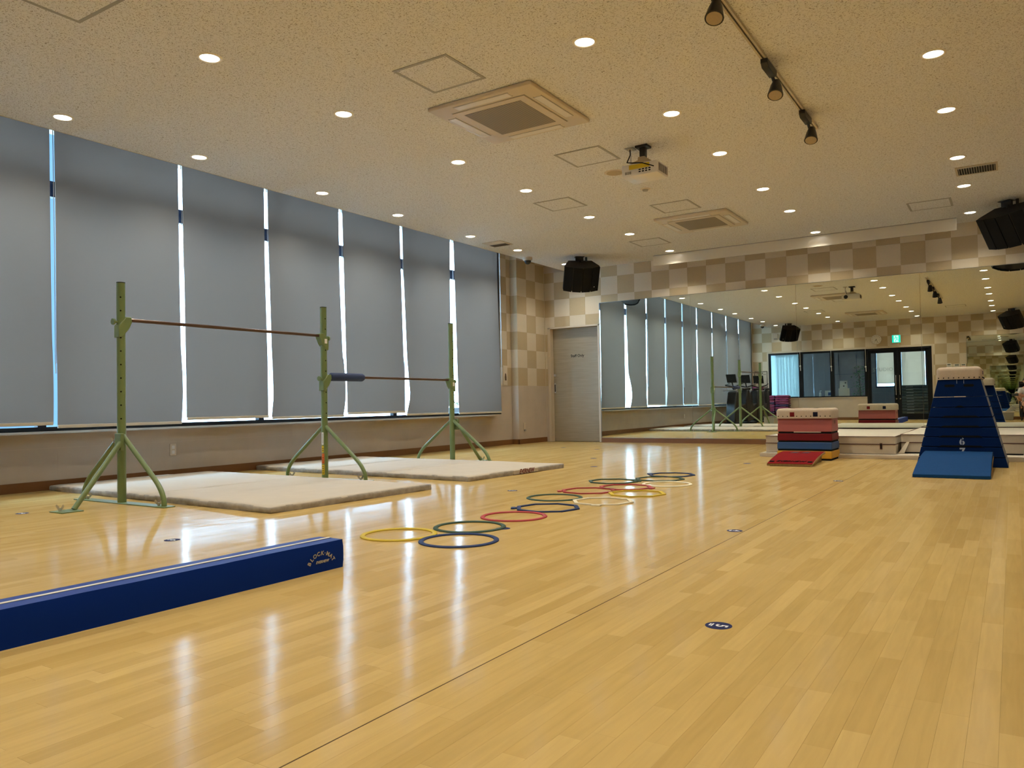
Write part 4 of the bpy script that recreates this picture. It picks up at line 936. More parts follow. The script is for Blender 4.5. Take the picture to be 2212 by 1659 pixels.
obj('outlet', MB().box(-0.018, 0.018, -0.02, 0.02, -0.010, -0.006), M['trim'], t)

# fascia in front of the mirror wall
t = thing('screen_fascia', 'long white fascia board hung from the ceiling above the mirror', 'fascia', (-2.71, 11.87, 2.900))
obj('board', MB().box(-2.15, 2.15, 0, 0.02, 0, 0.158), M['screen_box'], t, bevel=0.002)
obj('shadow_gap', MB().box(-2.15, 2.15, 0.004, 0.02, 0.158, 0.168), M['hatch'], t)

# wall speakers
def speaker(x, y, rz, label):
    t = thing('wall_speaker', label, 'speaker', (x, y, CZ), rz, 'black ceiling-hung loudspeakers')
    obj('ceiling_bracket', MB().box(-0.09, 0.06, -0.06, 0.06, -0.006, 0).box(-0.08, 0.05, -0.012, 0.012, -0.07, -0.006), M['black'], t)
    obj('arm', MB().tube([(0, 0, -0.05), (0, -0.01, -0.15)], 0.022, 8), M['black'], t); obj('cable_gland', MB().cyl((0.10, 0.02, 0), (0.10, 0.02, -0.07), 0.018, 10), M['black'], t)
    T = Matrix.Translation((0, -0.02, -0.33)) @ Matrix.Rotation(math.radians(34), 4, 'X')
    fr = [(-0.285, -0.05), (-0.15, -0.105), (0, -0.125), (0.15, -0.105), (0.285, -0.05)]
    sh = MB(); sh.T = T; sh.prism(fr+[(0.285, 0.0), (0.19, 0.20), (-0.19, 0.20), (-0.285, 0.0)], -0.20, 0.20); obj('cabinet', sh, M['speaker_top'], t)
    for a, b_ in zip(fr[:-1], fr[1:]):
        g = MB(); g.T = T
        d = Vector((b_[0]-a[0], b_[1]-a[1])).normalized()*0.006; n_ = Vector((d.y, -d.x)).normalized()*0.018
        p, q = Vector(a)+d, Vector(b_)-d
        g.prism([(p.x, p.y), (p.x+n_.x, p.y+n_.y), (q.x+n_.x, q.y+n_.y), (q.x, q.y)], -0.212, 0.205); obj('grille_panel', g, M['matte_black'], t)
    lg = MB(); lg.T = T; lg.ball((0.21, -0.099, -0.13), 0.012, 0.006, 0.010, 8, 6); obj('badge', lg, M['logo_grey'], t)
    mb = MB(); mb.tube([(0.06, 0.08, -0.13), (0.07, 0.10, -0.09), (0.11, 0.06, -0.07)], 0.006, 6); obj('cable', mb, M['ink'], t)
    return t
sp = speaker(-5.86, 11.24, math.radians(38), 'black faceted loudspeaker hung above the staff door')
dup(sp, (0.02, 11.24, CZ), math.radians(-33), 'black faceted loudspeaker hung by the right end of the fascia')
dup(sp, (-5.86, -0.72, CZ), math.radians(180-35), 'black faceted loudspeaker above the step stacks, seen only in the mirror')
dup(sp, (0.05, -0.75, CZ), math.radians(180+35), 'black faceted loudspeaker above the camera, seen only in the mirror')

# ---- horizontal bars
PX = -5.67
posts = [(-5.70, 3.37), (-5.655, 5.40), (-5.66, 7.46)]
PH = 1.68
holes = [0.64+0.1025*k for k in range(10)]
tb = thing('horizontal_bar', 'green two-bay steel horizontal bar set standing between the white mats', 'gym bar', (PX, 5.4, 0))
def leg_path(s_):
    P_ = [(s_*0.025, 0.505), (s_*0.41, 0.235)]
    for k in range(1, 7):
        a = k/6*math.radians(55); P_.append((s_*(0.41+0.125*(1-(1-math.sin(a)/math.sin(math.radians(55))*1))), 0))
    return P_
def bend(s_):
    pts = [(s_*0.02, 0, 0.51), (s_*0.40, 0, 0.215)]
    # smooth corner
    p1, p2, p3 = Vector((s_*0.40, 0, 0.215)), Vector((s_*0.53, 0, 0.115)), Vector((s_*0.535, 0, 0.02))
    for k in range(1, 8):
        t_ = k/8; pts.append((p1*(1-t_)**2+p2*2*t_*(1-t_)+p3*t_*t_)[:])
    pts.append((s_*0.535, 0, 0.008)); return pts
def wing(mb, c, ax):
    c = Vector(c); mb.cyl(c, c+Vector((0, 0, 0.022)), 0.010, 10)
    for s_ in (-1, 1):
        mb.add([c+Vector((ax[0]*0.006*s_, ax[1]*0.006*s_, 0.004)), c+Vector((ax[0]*0.018*s_, ax[1]*0.018*s_, 0.012)), c+Vector((ax[0]*0.030*s_, ax[1]*0.030*s_, 0.032)), c+Vector((ax[0]*0.024*s_, ax[1]*0.024*s_, 0.046)), c+Vector((ax[0]*0.013*s_, ax[1]*0.013*s_, 0.036)), c+Vector((ax[0]*0.006*s_, ax[1]*0.006*s_, 0.02))], [(0,1,2,3,4,5)])
for n, (px, py) in enumerate(posts):
    lx, ly = px-PX, py-5.4
    po = obj('post', MB().cyl((0, 0, 0.006), (0, 0, PH-0.006), 0.0312, 24), M['green'], tb, smooth=40); po.location = (lx, ly, 0)
    obj('end_cap', MB().cyl((0, 0, PH-0.007), (0, 0, PH), 0.0316, 24), M['black'], po)
    mb = MB()
    hx_ = Vector((math.cos(math.radians(-35)), math.sin(math.radians(-35)), 0)) if n == 0 else Vector((math.cos(math.radians(-8)), math.sin(math.radians(-8)), 0))
    for z in holes:
        if abs(z-1.365) < 0.05 and n < 2: continue
        c = Vector((0, 0, z)); mb.cyl(c+hx_*0.029, c+hx_*0.0318, 0.0062, 10)
    obj('holes', mb, M['ink'], po)
    for s_ in (-1, 1):
        lg = obj('leg', MB().tube(bend(s_), 0.0185, 12), M['green'], tb, smooth=50); lg.location = (lx, ly, 0)
    mb = MB().box(-0.60, 0.60, -0.045, 0.045, 0.0, 0.008)
    bp_ = obj('base_plate', mb, M['green'], tb, bevel=0.002); bp_.location = (lx, ly, 0)
    mb = MB(); wing(mb, (-0.47, 0, 0.008), (0.6, 0.8)); wing(mb, (0.47, 0, 0.008), (0.6, 0.8))
    o = obj('wing_nut', mb, M['zinc'], tb); o.location = (lx, ly, 0); o['label'] = 'zinc wing nuts on the base plate'
    if n != 1:
        sy = -1 if n == 0 else 1
        lg = obj('leg', MB().tube([(0.06, sy*0.045, 0.46), (0.115, sy*0.42, 0.012)], 0.0185, 12), M['green'], tb, smooth=50); lg.location = (lx, ly, 0)
        o = obj('leg_bracket', MB().box(-0.012, 0.072, -0.014+sy*0.036, 0.014+sy*0.036, 0.40, 0.53), M['green'], tb, bevel=0.006); o.location = (lx, ly, 0)
        o = obj('foot_plate', MB().box(0.03, 0.20, sy*0.47-0.075, sy*0.47+0.075, 0, 0.008), M['green'], tb, bevel=0.002); o.location = (lx, ly, 0)
        mb = MB(); wing(mb, (0.085, sy*0.50, 0.008), (0.84, 0.54)); mb.cyl((-0.012, sy*0.036, 0.468), (-0.034, sy*0.036, 0.468), 0.006, 8); wing(mb, (-0.030, sy*0.036, 0.457), (0.3, 0.9))
        o = obj('wing_nut', mb, M['zinc'], tb); o.location = (lx, ly, 0); o['label'] = 'zinc wing nuts on the rear foot'
# bars with sleeves
def bar(z, a, b_, pad):
    (xa, ya), (xb, yb) = posts[a], posts[b_]
    xa -= PX; xb -= PX; ya -= 5.4; yb -= 5.4
    br = obj('bar', MB().cyl((xa, ya+0.05, z), (xb, yb-0.05, z), 0.0140, 14), M['steel'], tb, smooth=40); br['label'] = 'dark steel bar'
    for (x, y, s_) in ((xa, ya, 1), (xb, yb, -1)):
        sl_ = obj('sleeve', MB().prism([(-0.036, z-0.14), (-0.036, z-0.05), (0.02, z+0.02), (0.065, z+0.022), (0.07, z-0.02), (0.045, z-0.075), (-0.01, z-0.135)], -0.036, 0.036, 'x'), M['green'], tb, bevel=0.006)
        if s_ < 0: sl_.rotation_euler = (0, 0, PI)
        sl_.location = (x, y, 0)
        k_ = obj('knob', MB().cyl((0, -s_*0.03, z-0.02), (0, -s_*0.055, z-0.02), 0.010, 10).cyl((0, -s_*0.055, z-0.02), (0, -s_*0.068, z-0.02), 0.024, 12), M['green'], tb, smooth=40); k_.location = (x, y, 0)
        if s_ < 0:
            lb = obj('size_label', MB().box(0.0362, 0.0372, -0.02, 0.012, z-0.075, z-0.03), M['white_label'], tb); lb.location = (x, y, 0)
    if pad:
        pd = obj('bar_pad', MB().tube([(xa, ya+0.085, z), (xa, ya+0.10, z), (xa, ya+0.52, z), (xa, ya+0.54, z)], 0.04, 20, True, [0.030, 0.041, 0.041, 0.034]), M['blue_pad'], tb, smooth=50); pd['label'] = 'navy foam pad'
bar(1.395, 0, 1, False); bar(0.998, 1, 2, True)
# warning labels on the middle post
def wrap(name, m_, z0, z1, a0, a1, R_=0.0318):
    mb = MB(); n = 6
    vs = []
    for z in (z0, z1):
        for k in range(n+1):
            a = math.radians(a0+(a1-a0)*k/n); vs.append((R_*math.cos(a), R_*math.sin(a), z))
    mb.add(vs, [(k, k+1, n+2+k, n+1+k) for k in range(n)])
    o = obj(name, mb, m_, tb); o.location = (posts[1][0]-PX, 0, 0); return o
wrap('white_label', M['white_label'], 0.335, 0.455, -108, -62); wrap('label_print', M['ink'], 0.345, 0.445, -84, -76, 0.0321)
wrap('yellow_label', M['yellow_label'], 0.26, 0.325, -108, -60); wrap('orange_label', M['orange_label'], 0.152, 0.25, -108, -52); wrap('yellow_label', M['yellow_label'], 0.045, 0.142, -108, -50)
for z in (0.275, 0.295, 0.165, 0.185, 0.205, 0.06, 0.08, 0.10, 0.12): wrap('label_print', M['ink'], z, z+0.005, -98, -64, 0.0321)

# ---- landing mats under the bars
def gym_mat(loc, rz, L_, W_, n, label, seed):
    t = thing('gym_mat', label, 'mat', loc, rz, 'white landing mats under the bars')
    pw = L_/n
    for k in range(n):
        me = soft_box(pw-0.004, W_, 0.052, nx=int(84/n), ny=26, nz=4, amp=0.005, sc=2.4, seed=seed+k, side_amp=0.010, pad=0.008)
        o = link('mat_panel', me, [M['canvas'], M['canvas_side']], t); o.location = (-L_/2+pw*(k+0.5), 0, 0); me.shade_smooth(); me.set_sharp_from_angle(angle=math.radians(75))
    return t
g1_ = gym_mat((-5.66, 4.345, 0.0), math.radians(-2.6), 3.10, 1.60, 2, 'white two-panel landing mat under the longer, higher bar', 1)
g2_ = gym_mat((-5.675, 6.62, 0.0), math.radians(-3.0), 3.10, 1.63, 3, 'white three-panel landing mat under the lower padded bar', 5)
o = obj('logo_patch', MB().box(1.5515, 1.5665, -0.12, 0.30, 0.008, 0.044), M['canvas'], g2_)
text('lettering', 'EVERNEW', 0.062, M['red'], g2_, (1.5672, 0.09, 0.027), (PI/2, 0, PI/2), shear=0.35, bold=0.0014, sx=0.9)
o = obj('name_patch', MB().box(-1.52, -1.40, 0.05, 0.30, 0.052, 0.0545), M['paper'], g1_)

# ---- hoops
def circle_hoop(x, y, col, label, Rr=0.207, w_=0.026):
    n = 48; prof = []
    mb = MB(); vs = []; fs = []
    for rr, z in ((Rr, 0), (Rr, 0.005), (Rr-w_*0.3, 0.009), (Rr-w_*0.7, 0.009), (Rr-w_, 0.005), (Rr-w_, 0)):
        for k in range(n): vs.append((rr*math.cos(2*PI*k/n), rr*math.sin(2*PI*k/n), z))
    for i in range(6):
        j = (i+1) % 6
        for k in range(n): fs.append((i*n+k, i*n+(k+1)%n, j*n+(k+1)%n, j*n+k))
    mb.add(vs, fs); o = obj('agility_hoop', mb, M['hoop_'+col], None, smooth=40); o.location = (x, y, 0.0005)
    return tag(o, label, 'hoop', 'flat agility hoops in a line')
def octa_hoop(x, y, rz, col, label, tabs=(0,), R_=0.222, w_=0.026):
    t = thing('agility_hoop', label, 'hoop', (x, y, 0.0005), rz, 'flat agility hoops in a line')
    mb = MB(); vs = []; fs = []
    k_ = 1/math.cos(PI/8)
    for rr, z in ((R_, 0), (R_, 0.008), (R_-w_*k_, 0.008), (R_-w_*k_, 0)):
        for k in range(8): vs.append((rr*math.cos(2*PI*(k+0.5)/8), rr*math.sin(2*PI*(k+0.5)/8), z))
    for i in range(4):
        j = (i+1) % 4
        for k in range(8): fs.append((i*8+k, i*8+(k+1)%8, j*8+(k+1)%8, j*8+k))
    mb.add(vs, fs); obj('ring', mb, M['hoop_'+col], t)
    ap = R_*math.cos(PI/8)
    for a in tabs:
        tb_ = obj('connector', MB().prism([(ap-0.004, -0.016), (ap+0.012, -0.016), (ap+0.014, -0.034), (ap+0.040, -0.030), (ap+0.040, 0.030), (ap+0.014, 0.034), (ap+0.012, 0.016), (ap-0.004, 0.016)], 0, 0.008), M['hoop_'+col], t); tb_.rotation_euler = (0, 0, a)
    return t
yaw_d = math.radians(32.7)
circle_hoop(-2.817, 3.222, 'yellow', 'yellow round hoop nearest the blue beam')
circle_hoop(-2.622, 3.605, 'dkgreen', 'dark green round hoop touching the nearest blue round hoop')
circle_hoop(-2.415, 3.224, 'navy', 'navy round hoop closest to the camera')
circle_hoop(-2.616, 4.063, 'coral', 'coral red round hoop beyond the first three')
octa_hoop(-2.623, 4.493, yaw_d, 'navy', 'navy octagonal hoop between the red and green round hoops', (PI*0.98,))
circle_hoop(-2.861, 5.001, 'dkgreen', 'dark green round hoop beside the cream octagon')
octa_hoop(-2.442, 4.949, yaw_d, 'cream', 'cream octagonal hoop with its tab toward the camera', (-PI*0.60,))
octa_hoop(-2.836, 5.500, yaw_d, 'coral', 'coral octagonal hoop with a tab pointing at the mats', (PI,))
octa_hoop(-2.676, 5.852, yaw_d, 'coral', 'coral octagonal hoop touching the yellow octagon', (0.0-0.6,))
octa_hoop(-2.414, 5.474, yaw_d, 'yellow', 'yellow octagonal hoop beside the cream octagon', (PI*0.75,))
octa_hoop(-2.972, 6.234, yaw_d, 'dkgreen', 'dark green octagonal hoop nearest the mats', (-0.1,))
octa_hoop(-2.680, 6.588, yaw_d, 'dkgreen', 'dark green octagonal hoop beside the far navy octagon', (PI*1.1, -PI*0.4))
circle_hoop(-2.457, 6.194, 'cream', 'cream round hoop at the far end of the line')
octa_hoop(-2.725, 6.989, yaw_d, 'navy', 'navy octagonal hoop farthest from the camera', (PI*0.78,))

# ---- floor number stickers
stk = [(-0.788, 2.386, '5', 'white number 5, nearest the camera'), (-1.27, 4.15, '4', 'white number 4, touching the floor seam'), (-3.825, 2.541, '6', 'pale number beside the blue beam'), (-5.808, 2.714, '9', 'faint number in front of the first bar foot'),
       (-3.409, 5.28, '3', 'beyond the first white mat'), (-3.853, 7.611, '2', 'beyond the second mat corner'), (-4.428, 8.74, '1', 'on the open floor toward the staff door'), (-2.469, 8.577, '2', 'left of the red springboard'), (-1.256, 7.01, '3', 'between the two springboards'), (-5.195, 10.381, '1', 'in front of the wide mirror'), (-5.923, 10.664, '1', 'in front of the staff door'), (-2.43, 3.66, '7', 'under the edge of the near green hoop')]
for n, (x, y, d, nm) in enumerate(stk):
    t = thing('floor_sticker', 'round navy floor sticker, '+nm, 'sticker', (x, y, 0), -PI/2, 'numbered spots on the floor')
    obj('disc', MB().disc((0, 0), 0.041, 0.0, 0.0006, 28), M['navy_sticker'], t)
    if n < 4 or n in (4, 8):
        text('number', d, 0.052, M['white_ink'], t, (0, 0.008, 0.0009), (0, 0, 0), ext=0.0002, bold=0.0012)
        for k in range(2): obj('small_print', MB().box(-0.014+0.003*k, 0.014-0.003*k, -0.022-k*0.007, -0.0175-k*0.007, 0.0006, 0.0010), M['white_ink'], t)

# ---- blue block beam
t = thing('block_beam', 'long blue vinyl block beam lying on the floor with a cream centre stripe', 'balance beam', (-2.562, 2.475, 0.0), math.radians(-1.5))
BW, BH, BL = 0.148, 0.122, 3.0
me = soft_box(BW, BL, BH, nx=4, ny=60, nz=4, amp=0.0015, sc=3, seed=3, side_amp=0.004)
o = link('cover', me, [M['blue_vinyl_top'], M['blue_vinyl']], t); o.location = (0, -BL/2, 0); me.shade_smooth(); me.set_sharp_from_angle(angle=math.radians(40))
obj('stripe', MB().box(-0.009, 0.009, -BL+0.01, -0.006, BH+0.0005, BH+0.0022), M['stripe'], t)
o = obj('end_face', MB().box(-BW/2+0.002, BW/2-0.002, -0.001, 0.004, 0.004, BH-0.003), M['yellow_vinyl'], t); o['label'] = 'yellow end face'
# arched name on the side facing the camera
cx_, cz_, Ra = -0.125, 0.010, 0.0755
letters = 'BLOCK·MAT'
for i, ch in enumerate(letters):
    a = math.radians((150, 134, 118, 102, 86, 75, 62, 46, 31)[i])
    L_ = text('lettering', ch, 0.026, M['logo_grey'], t, (0, 0, 0), (0, 0, 0), bold=0.0008, sx=1.0, ext=0.0003)
    Rm_ = Matrix(((0, 0, 1, 0), (1, 0, 0, 0), (0, 1, 0, 0), (0, 0, 0, 1)))       # text x -> +y, text y -> +z, faces +x
    th = a-PI/2
    L_.matrix_local = Matrix.Translation((BW/2+0.0052, cx_+Ra*math.cos(a), cz_+Ra*math.sin(a)*0.92)) @ Rm_ @ Matrix.Rotation(th, 4, 'Z') @ Matrix.Diagonal((0.95, 0.92, 1, 1))
L_ = text('lettering', 'EVERNEW', 0.0155, M['logo_grey'], t, shear=0.35, bold=0.0004)
L_.matrix_local = Matrix.Translation((BW/2+0.0052, cx_+0.004, 0.044)) @ Rm_

# ---- vaulting boxes
def frustum_section(mb, z0, z1, hw, hd_f, hd_b, flare=0.0):
    """hw(z), front(z), back(z) half sizes as functions"""
    mb.hexa([(-hw(z0), hd_f(z0), z0), (hw(z0), hd_f(z0), z0), (hw(z0), hd_b(z0), z0), (-hw(z0), hd_b(z0), z0)],
            [(-hw(z1), hd_f(z1), z1), (hw(z1), hd_f(z1), z1), (hw(z1), hd_b(z1), z1), (-hw(z1), hd_b(z1), z1)])
VX, VY = -0.445, 8.83
t = thing('vaulting_box', 'tall dark blue eight-section vaulting box with a cream padded top', 'vaulting box', (VX, VY, 0))
hw = lambda z: 0.394-(0.394-0.184)*z/0.865
hf = lambda z: 0.0+0.07*z/0.865
hb = lambda z: 0.80-0.10*z/0.865
cuts = [0.0, 0.096, 0.197, 0.294, 0.391, 0.489, 0.588, 0.690, 0.865]
for k in range(8):
    mb = MB(); z0, z1 = cuts[k], cuts[k+1]
    frustum_section(mb, z0+0.002, z1-0.005, hw, hf, hb)
    for i, fc in enumerate(mb.f): mb.mi[i] = 0
    mb.mi[3] = 1; mb.mi[5] = 1
    se = obj('section', mb, [M['vault_blue'], M['vault_side']], t, bevel=0.003)
    if 0 < k < 7:
        w_ = (0.20 if k < 6 else 0.06)*(0.75+0.1*(7-k)/2)
        nt_ = MB().prism([(-w_, z0-0.004), (w_, z0-0.004), (w_-0.035, z0+0.013), (-w_+0.035, z0+0.013)], hf(z0)-0.004, hf(z0)+0.010, 'y')
        obj('grip_slot', nt_, M['ink'], se)
for (x0, x1) in ((-0.13, -0.035), (0.035, 0.13)):
    obj('hand_hole', MB().prism([(x0, 0.80), (x0+0.012, 0.787), (x1-0.012, 0.787), (x1, 0.80), (x1-0.012, 0.813), (x0+0.012, 0.813)], hf(0.8)-0.002, hf(0.8)+0.012, 'y'), M['ink'], t)
o = obj('latch_strip', MB().box(-0.045, 0.055, hf(0.69)-0.004, hf(0.69)+0.01, 0.686, 0.694), M['tile_light'], t)
for k in range(2): obj('scratch', MB().box(-0.02+k*0.06, -0.017+k*0.06, hf(0.83)-0.002, hf(0.83)+0.006, 0.82, 0.86), M['stencil'], t)
for ch, z in (('6', 0.246), ('7', 0.148), ('8', 0.05)):
    sx_ = text('number', ch, 0.092, M['stencil'], t, (0.012, hf(z)-0.0012, z), (PI/2-0.08, 0, 0), bold=0.0035, ext=0.0008)
obj('stencil_bridge', MB().box(0.0085, 0.0155, hf(0.246)-0.0045, hf(0.246)+0.004, 0.204, 0.288), M['vault_blue'], t)
pad = pad_mesh(0.392, 0.70, 0.125, 0.040, 0.042)
o = link('pad', pad, M['canvas_pad'], t); o.location = (0, 0.405, 0.862); pad.shade_smooth(); pad.set_sharp_from_angle(angle=math.radians(60)); o['label'] = 'cream canvas top pad'
mb = MB()
for k in range(9): mb.ball((-0.176+k*0.044, 0.052, 0.878), 0.006, 0.005, 0.006, 8, 4)
for k in range(10): mb.ball((0.199, 0.11+k*0.065, 0.878), 0.005, 0.006, 0.006, 8, 4)
obj('tacks', mb, M['ink'], o.parent)
text('lettering', 'EVERNEW', 0.05, M['navy_sticker'], t, (0.1985, 0.33, 0.925), (PI/2, 0, PI/2), shear=0.3, bold=0.001)

t = thing('vaulting_box', 'low four-colour soft vaulting box in pink, red, blue and amber', 'vaulting box', (-2.013, 9.226, 0))
hw = lambda z: 0.298-0.004*z
hf = lambda z: 0.0+0.085*z/0.49
hb = lambda z: 0.50-0.085*z/0.49
secs = [(0.02, 0.104, 'amber', 'amber base section'), (0.122, 0.201, 'mid_blue', 'blue section'), (0.219, 0.300, 'red', 'dark red section'), (0.320, 0.485, 'pink', 'pink top section')]
for (z0, z1, m_, lb) in secs:
    mb = MB(); frustum_section(mb, z0, z1, hw, hf, hb); se = obj('section', mb, M[m_], t, bevel=0.006); se['label'] = lb
    mb = MB(); zz = z0-0.02 if z0 < 0.05 else z0-0.0195
    h2 = lambda z: hw(z)-0.008
    frustum_section(mb, zz, z0+0.001, h2, lambda z: hf(z)+0.008, lambda z: hb(z)-0.008); obj('joint_foam', mb, M['ink'], t)
obj('fastening_strip', MB().box(-0.115, 0.18, hf(0.315)-0.003, hf(0.315)+0.01, 0.312, 0.321), M['tile_light'], t)
mb = MB()
for y in (0.19, 0.25): mb.prism([(y, 0.415), (y+0.012, 0.405), (y+0.024, 0.415), (y+0.024, 0.44), (y+0.012, 0.447), (y, 0.44)], 0.292, 0.2985, 'x')
obj('grip_holes', mb, M['brown_print'], t)
pad = pad_mesh(0.622, 0.385, 0.115, 0.036, 0.038)
o = link('pad', pad, M['canvas_pad'], t); o.location = (0, 0.25, 0.472); pad.shade_smooth(); pad.set_sharp_from_angle(angle=math.radians(60)); o['label'] = 'cream canvas top pad'
M['navy_band'] = mat('navy_band', (0.008, 0.009, 0.022), 0.7, spec=0.1)
for (x, m_) in ((-0.13, 'red'), (0.125, 'navy_band')):
    prof = []
    w_ = 0.0255
    pts = [(0.0565, 0.492), (0.0545, 0.535), (0.066, 0.568), (0.10, 0.5885), (0.40, 0.5885), (0.434, 0.568), (0.4455, 0.535), (0.4435, 0.492)]
    vs = []; fs = []
    for (y, z) in pts: vs += [(x-w_, y, z), (x+w_, y, z)]
    for i in range(len(pts)-1): fs.append((2*i, 2*i+1, 2*i+3, 2*i+2))
    b_ = obj('hand_band', MB().add(vs, fs), M[m_], t); b_['label'] = ('red' if m_ == 'red' else 'navy')+' hand position band'; b_.data.shade_smooth()
mb = MB()
for k in range(12): mb.ball((-0.285+k*0.0515, 0.0575, 0.497), 0.006, 0.004, 0.006, 8, 4)
obj('tacks', mb, M['ink'], t)

# ---- springboards
def board(loc, rz, w_, L_, zr, pad_t, m_top, label, kind):
    t = thing('springboard', label, 'springboard', loc, rz)
    n = 16
    def zc(s_): return 0.03+(zr-0.03)*(1-(1-s_)**1.9)*1.0
    up = [(L_*k/n, zc(k/n)) for k in range(n+1)]
    body = [(y, z-pad_t) for (y, z) in up]
    obj('deck', MB().prism(body+[(y, z-0.018) for (y, z) in reversed(body)], -w_/2, w_/2, 'x'), M['ply'], t)
    o = obj('top_pad' if kind == 'blue' else 'carpet', MB().prism(up+list(reversed([(y, z+0.0002) for (y, z) in body])), -w_/2+0.004, w_/2-0.004, 'x'), M[m_top], t, bevel=0.005)
    obj('front_edge', MB().box(-w_/2, w_/2, 0.0, 0.05, 0.004, 0.03-pad_t+0.001), M['ply'], t)
    obj('rubber_foot', MB().box(-w_/2+0.03, w_/2-0.03, 0.005, 0.06, 0.0, 0.005), M['ink'], t)
    zb = zc(1)-pad_t-0.018
    for s_ in (-1, 1):
        obj('side_runner', MB().prism([(0.03, 0.004), (L_*0.78, 0.004), (L_*0.9, 0.004), (L_*0.95, zb*0.75), (L_*0.80, zb*0.72), (L_*0.55, 0.03), (0.03, 0.012)], s_*(w_/2-0.05)-0.02, s_*(w_/2-0.05)+0.02, 'x'), M['ply'], t)
    obj('rear_support', MB().box(-w_/2+0.03, w_/2-0.03, L_*0.80, L_*0.90, 0.0, zb*0.98), M['ply'], t)
    return t
bt = board((-1.962, 8.325, 0), math.radians(2.0), 0.455, 0.80, 0.108, 0.006, 'board_red', 'red springboard with curved plywood edge before the low vaulting box', 'red')
text('lettering', 'EVERNEW', 0.055, M['ink'], bt, (0.0, 0.065, 0.0500), (0.16, 0, 0), shear=0.35, sx=1.15, ext=0.002)
for x in (-0.19, 0.19): obj('edge_mark', MB().hexa([(x-0.02, 0.05, 0.04), (x+0.02, 0.05, 0.04), (x+0.025, 0.075, 0.04), (x-0.015, 0.075, 0.04)], [(x-0.02, 0.05, 0.0475), (x+0.02, 0.05, 0.0475), (x+0.025, 0.075, 0.0525), (x-0.015, 0.075, 0.0525)]), M['ink'], bt)
for x in (-0.06, 0.055): obj('foot_mark', MB().hexa([(x-0.045, 0.56, 0.09), (x+0.03, 0.56, 0.09), (x+0.045, 0.68, 0.09), (x-0.02, 0.68, 0.09)], [(x-0.045, 0.56, 0.1025), (x+0.03, 0.56, 0.1025), (x+0.045, 0.68, 0.1085), (x-0.02, 0.68, 0.1085)]), M['maroon'], bt)
bb = board((-0.462, 7.565, 0), math.radians(0.0), 0.588, 1.20, 0.158, 0.042, 'board_blue', 'wide blue padded springboard before the tall vaulting box', 'blue')
obj('pad_base', MB().box(-0.285, 0.285, 0.003, 0.02, 0.0, 0.014), M['maroon'], bb)

# ---- crash mats by the mirror
t = thing('base_mat', 'thin cream floor mat lying under the crash mats', 'mat', (-1.055, 10.90, 0))
me = soft_box(3.13, 2.5, 0.048, nx=50, ny=14, nz=3, amp=0.003, sc=2, seed=11, side_amp=0.006)
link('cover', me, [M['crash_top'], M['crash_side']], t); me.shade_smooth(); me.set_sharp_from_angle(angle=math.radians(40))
def crash(loc, rz, L_, W_, Hh, label, seed, bow=0.0):
    t = thing('crash_mat', label, 'crash mat', loc, rz, 'thick crash mats')
    me = soft_box(L_, W_, Hh, nx=40, ny=26, nz=6, amp=0.006, sc=1.6, seed=seed, side_amp=0.012)
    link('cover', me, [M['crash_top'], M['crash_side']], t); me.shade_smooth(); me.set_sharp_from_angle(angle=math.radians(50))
    mb = MB()
    for z, rr in ((Hh*0.55, 0.006), (Hh-0.002, 0.004)):
        q = [(-L_/2-0.004, -W_/2-0.006, z), (L_/2+0.004, -W_/2-0.006, z), (L_/2+0.006, W_/2+0.004, z), (-L_/2-0.006, W_/2+0.004, z), (-L_/2-0.004, -W_/2-0.006, z)]
        mb.tube(q, rr, 6)
    obj('piping', mb, M['piping'], t)
    return t
c1 = crash((-1.85, 10.92, 0.053), 0.0, 1.43, 2.35, 0.198, 'thick cream crash mat behind the low vaulting box', 21)
c2 = crash((-0.32, 11.08, 0.062), 0.0, 1.55, 2.2, 0.205, 'thick cream crash mat behind the tall vaulting box', 25)
obj('grip_slot', MB().box(0.565, 0.58, -1.1885, -1.180, 0.06, 0.115), M['ink'], c1)
obj('handle', MB().box(0.559, 0.586, -1.187, -1.178, 0.052, 0.123), M['piping'], c1)
obj('care_tag', MB().prism([(-0.13, 0.002), (0.03, 0.004), (0.0, -0.034), (-0.05, -0.043), (-0.10, -0.030)], -1.192, -1.189, 'y'), M['paper'], c1)
obj('care_tag', MB().prism([(0.40, 0.0), (0.62, 0.0), (0.62, -0.035), (0.54, -0.062), (0.40, -0.03)], -1.116, -1.113, 'y'), M['paper'], c2)
obj('gap_shade_strip', MB().box(-0.74, 0.7, -1.105, -1.09, -0.012, 0.002), M['ink'], c2)  # black strip stands for the shade in the gap under this mat
obj('strap', MB().add([(-0.72, -1.108, 0.12), (-0.69, -1.108, 0.12), (-0.74, -1.19, -0.008), (-0.80, -1.19, -0.008), (-0.93, -1.36, -0.010), (-1.0, -1.36, -0.010)], [(0,1,2,3), (3,2,4,5)]), M['tile_light'], c2)

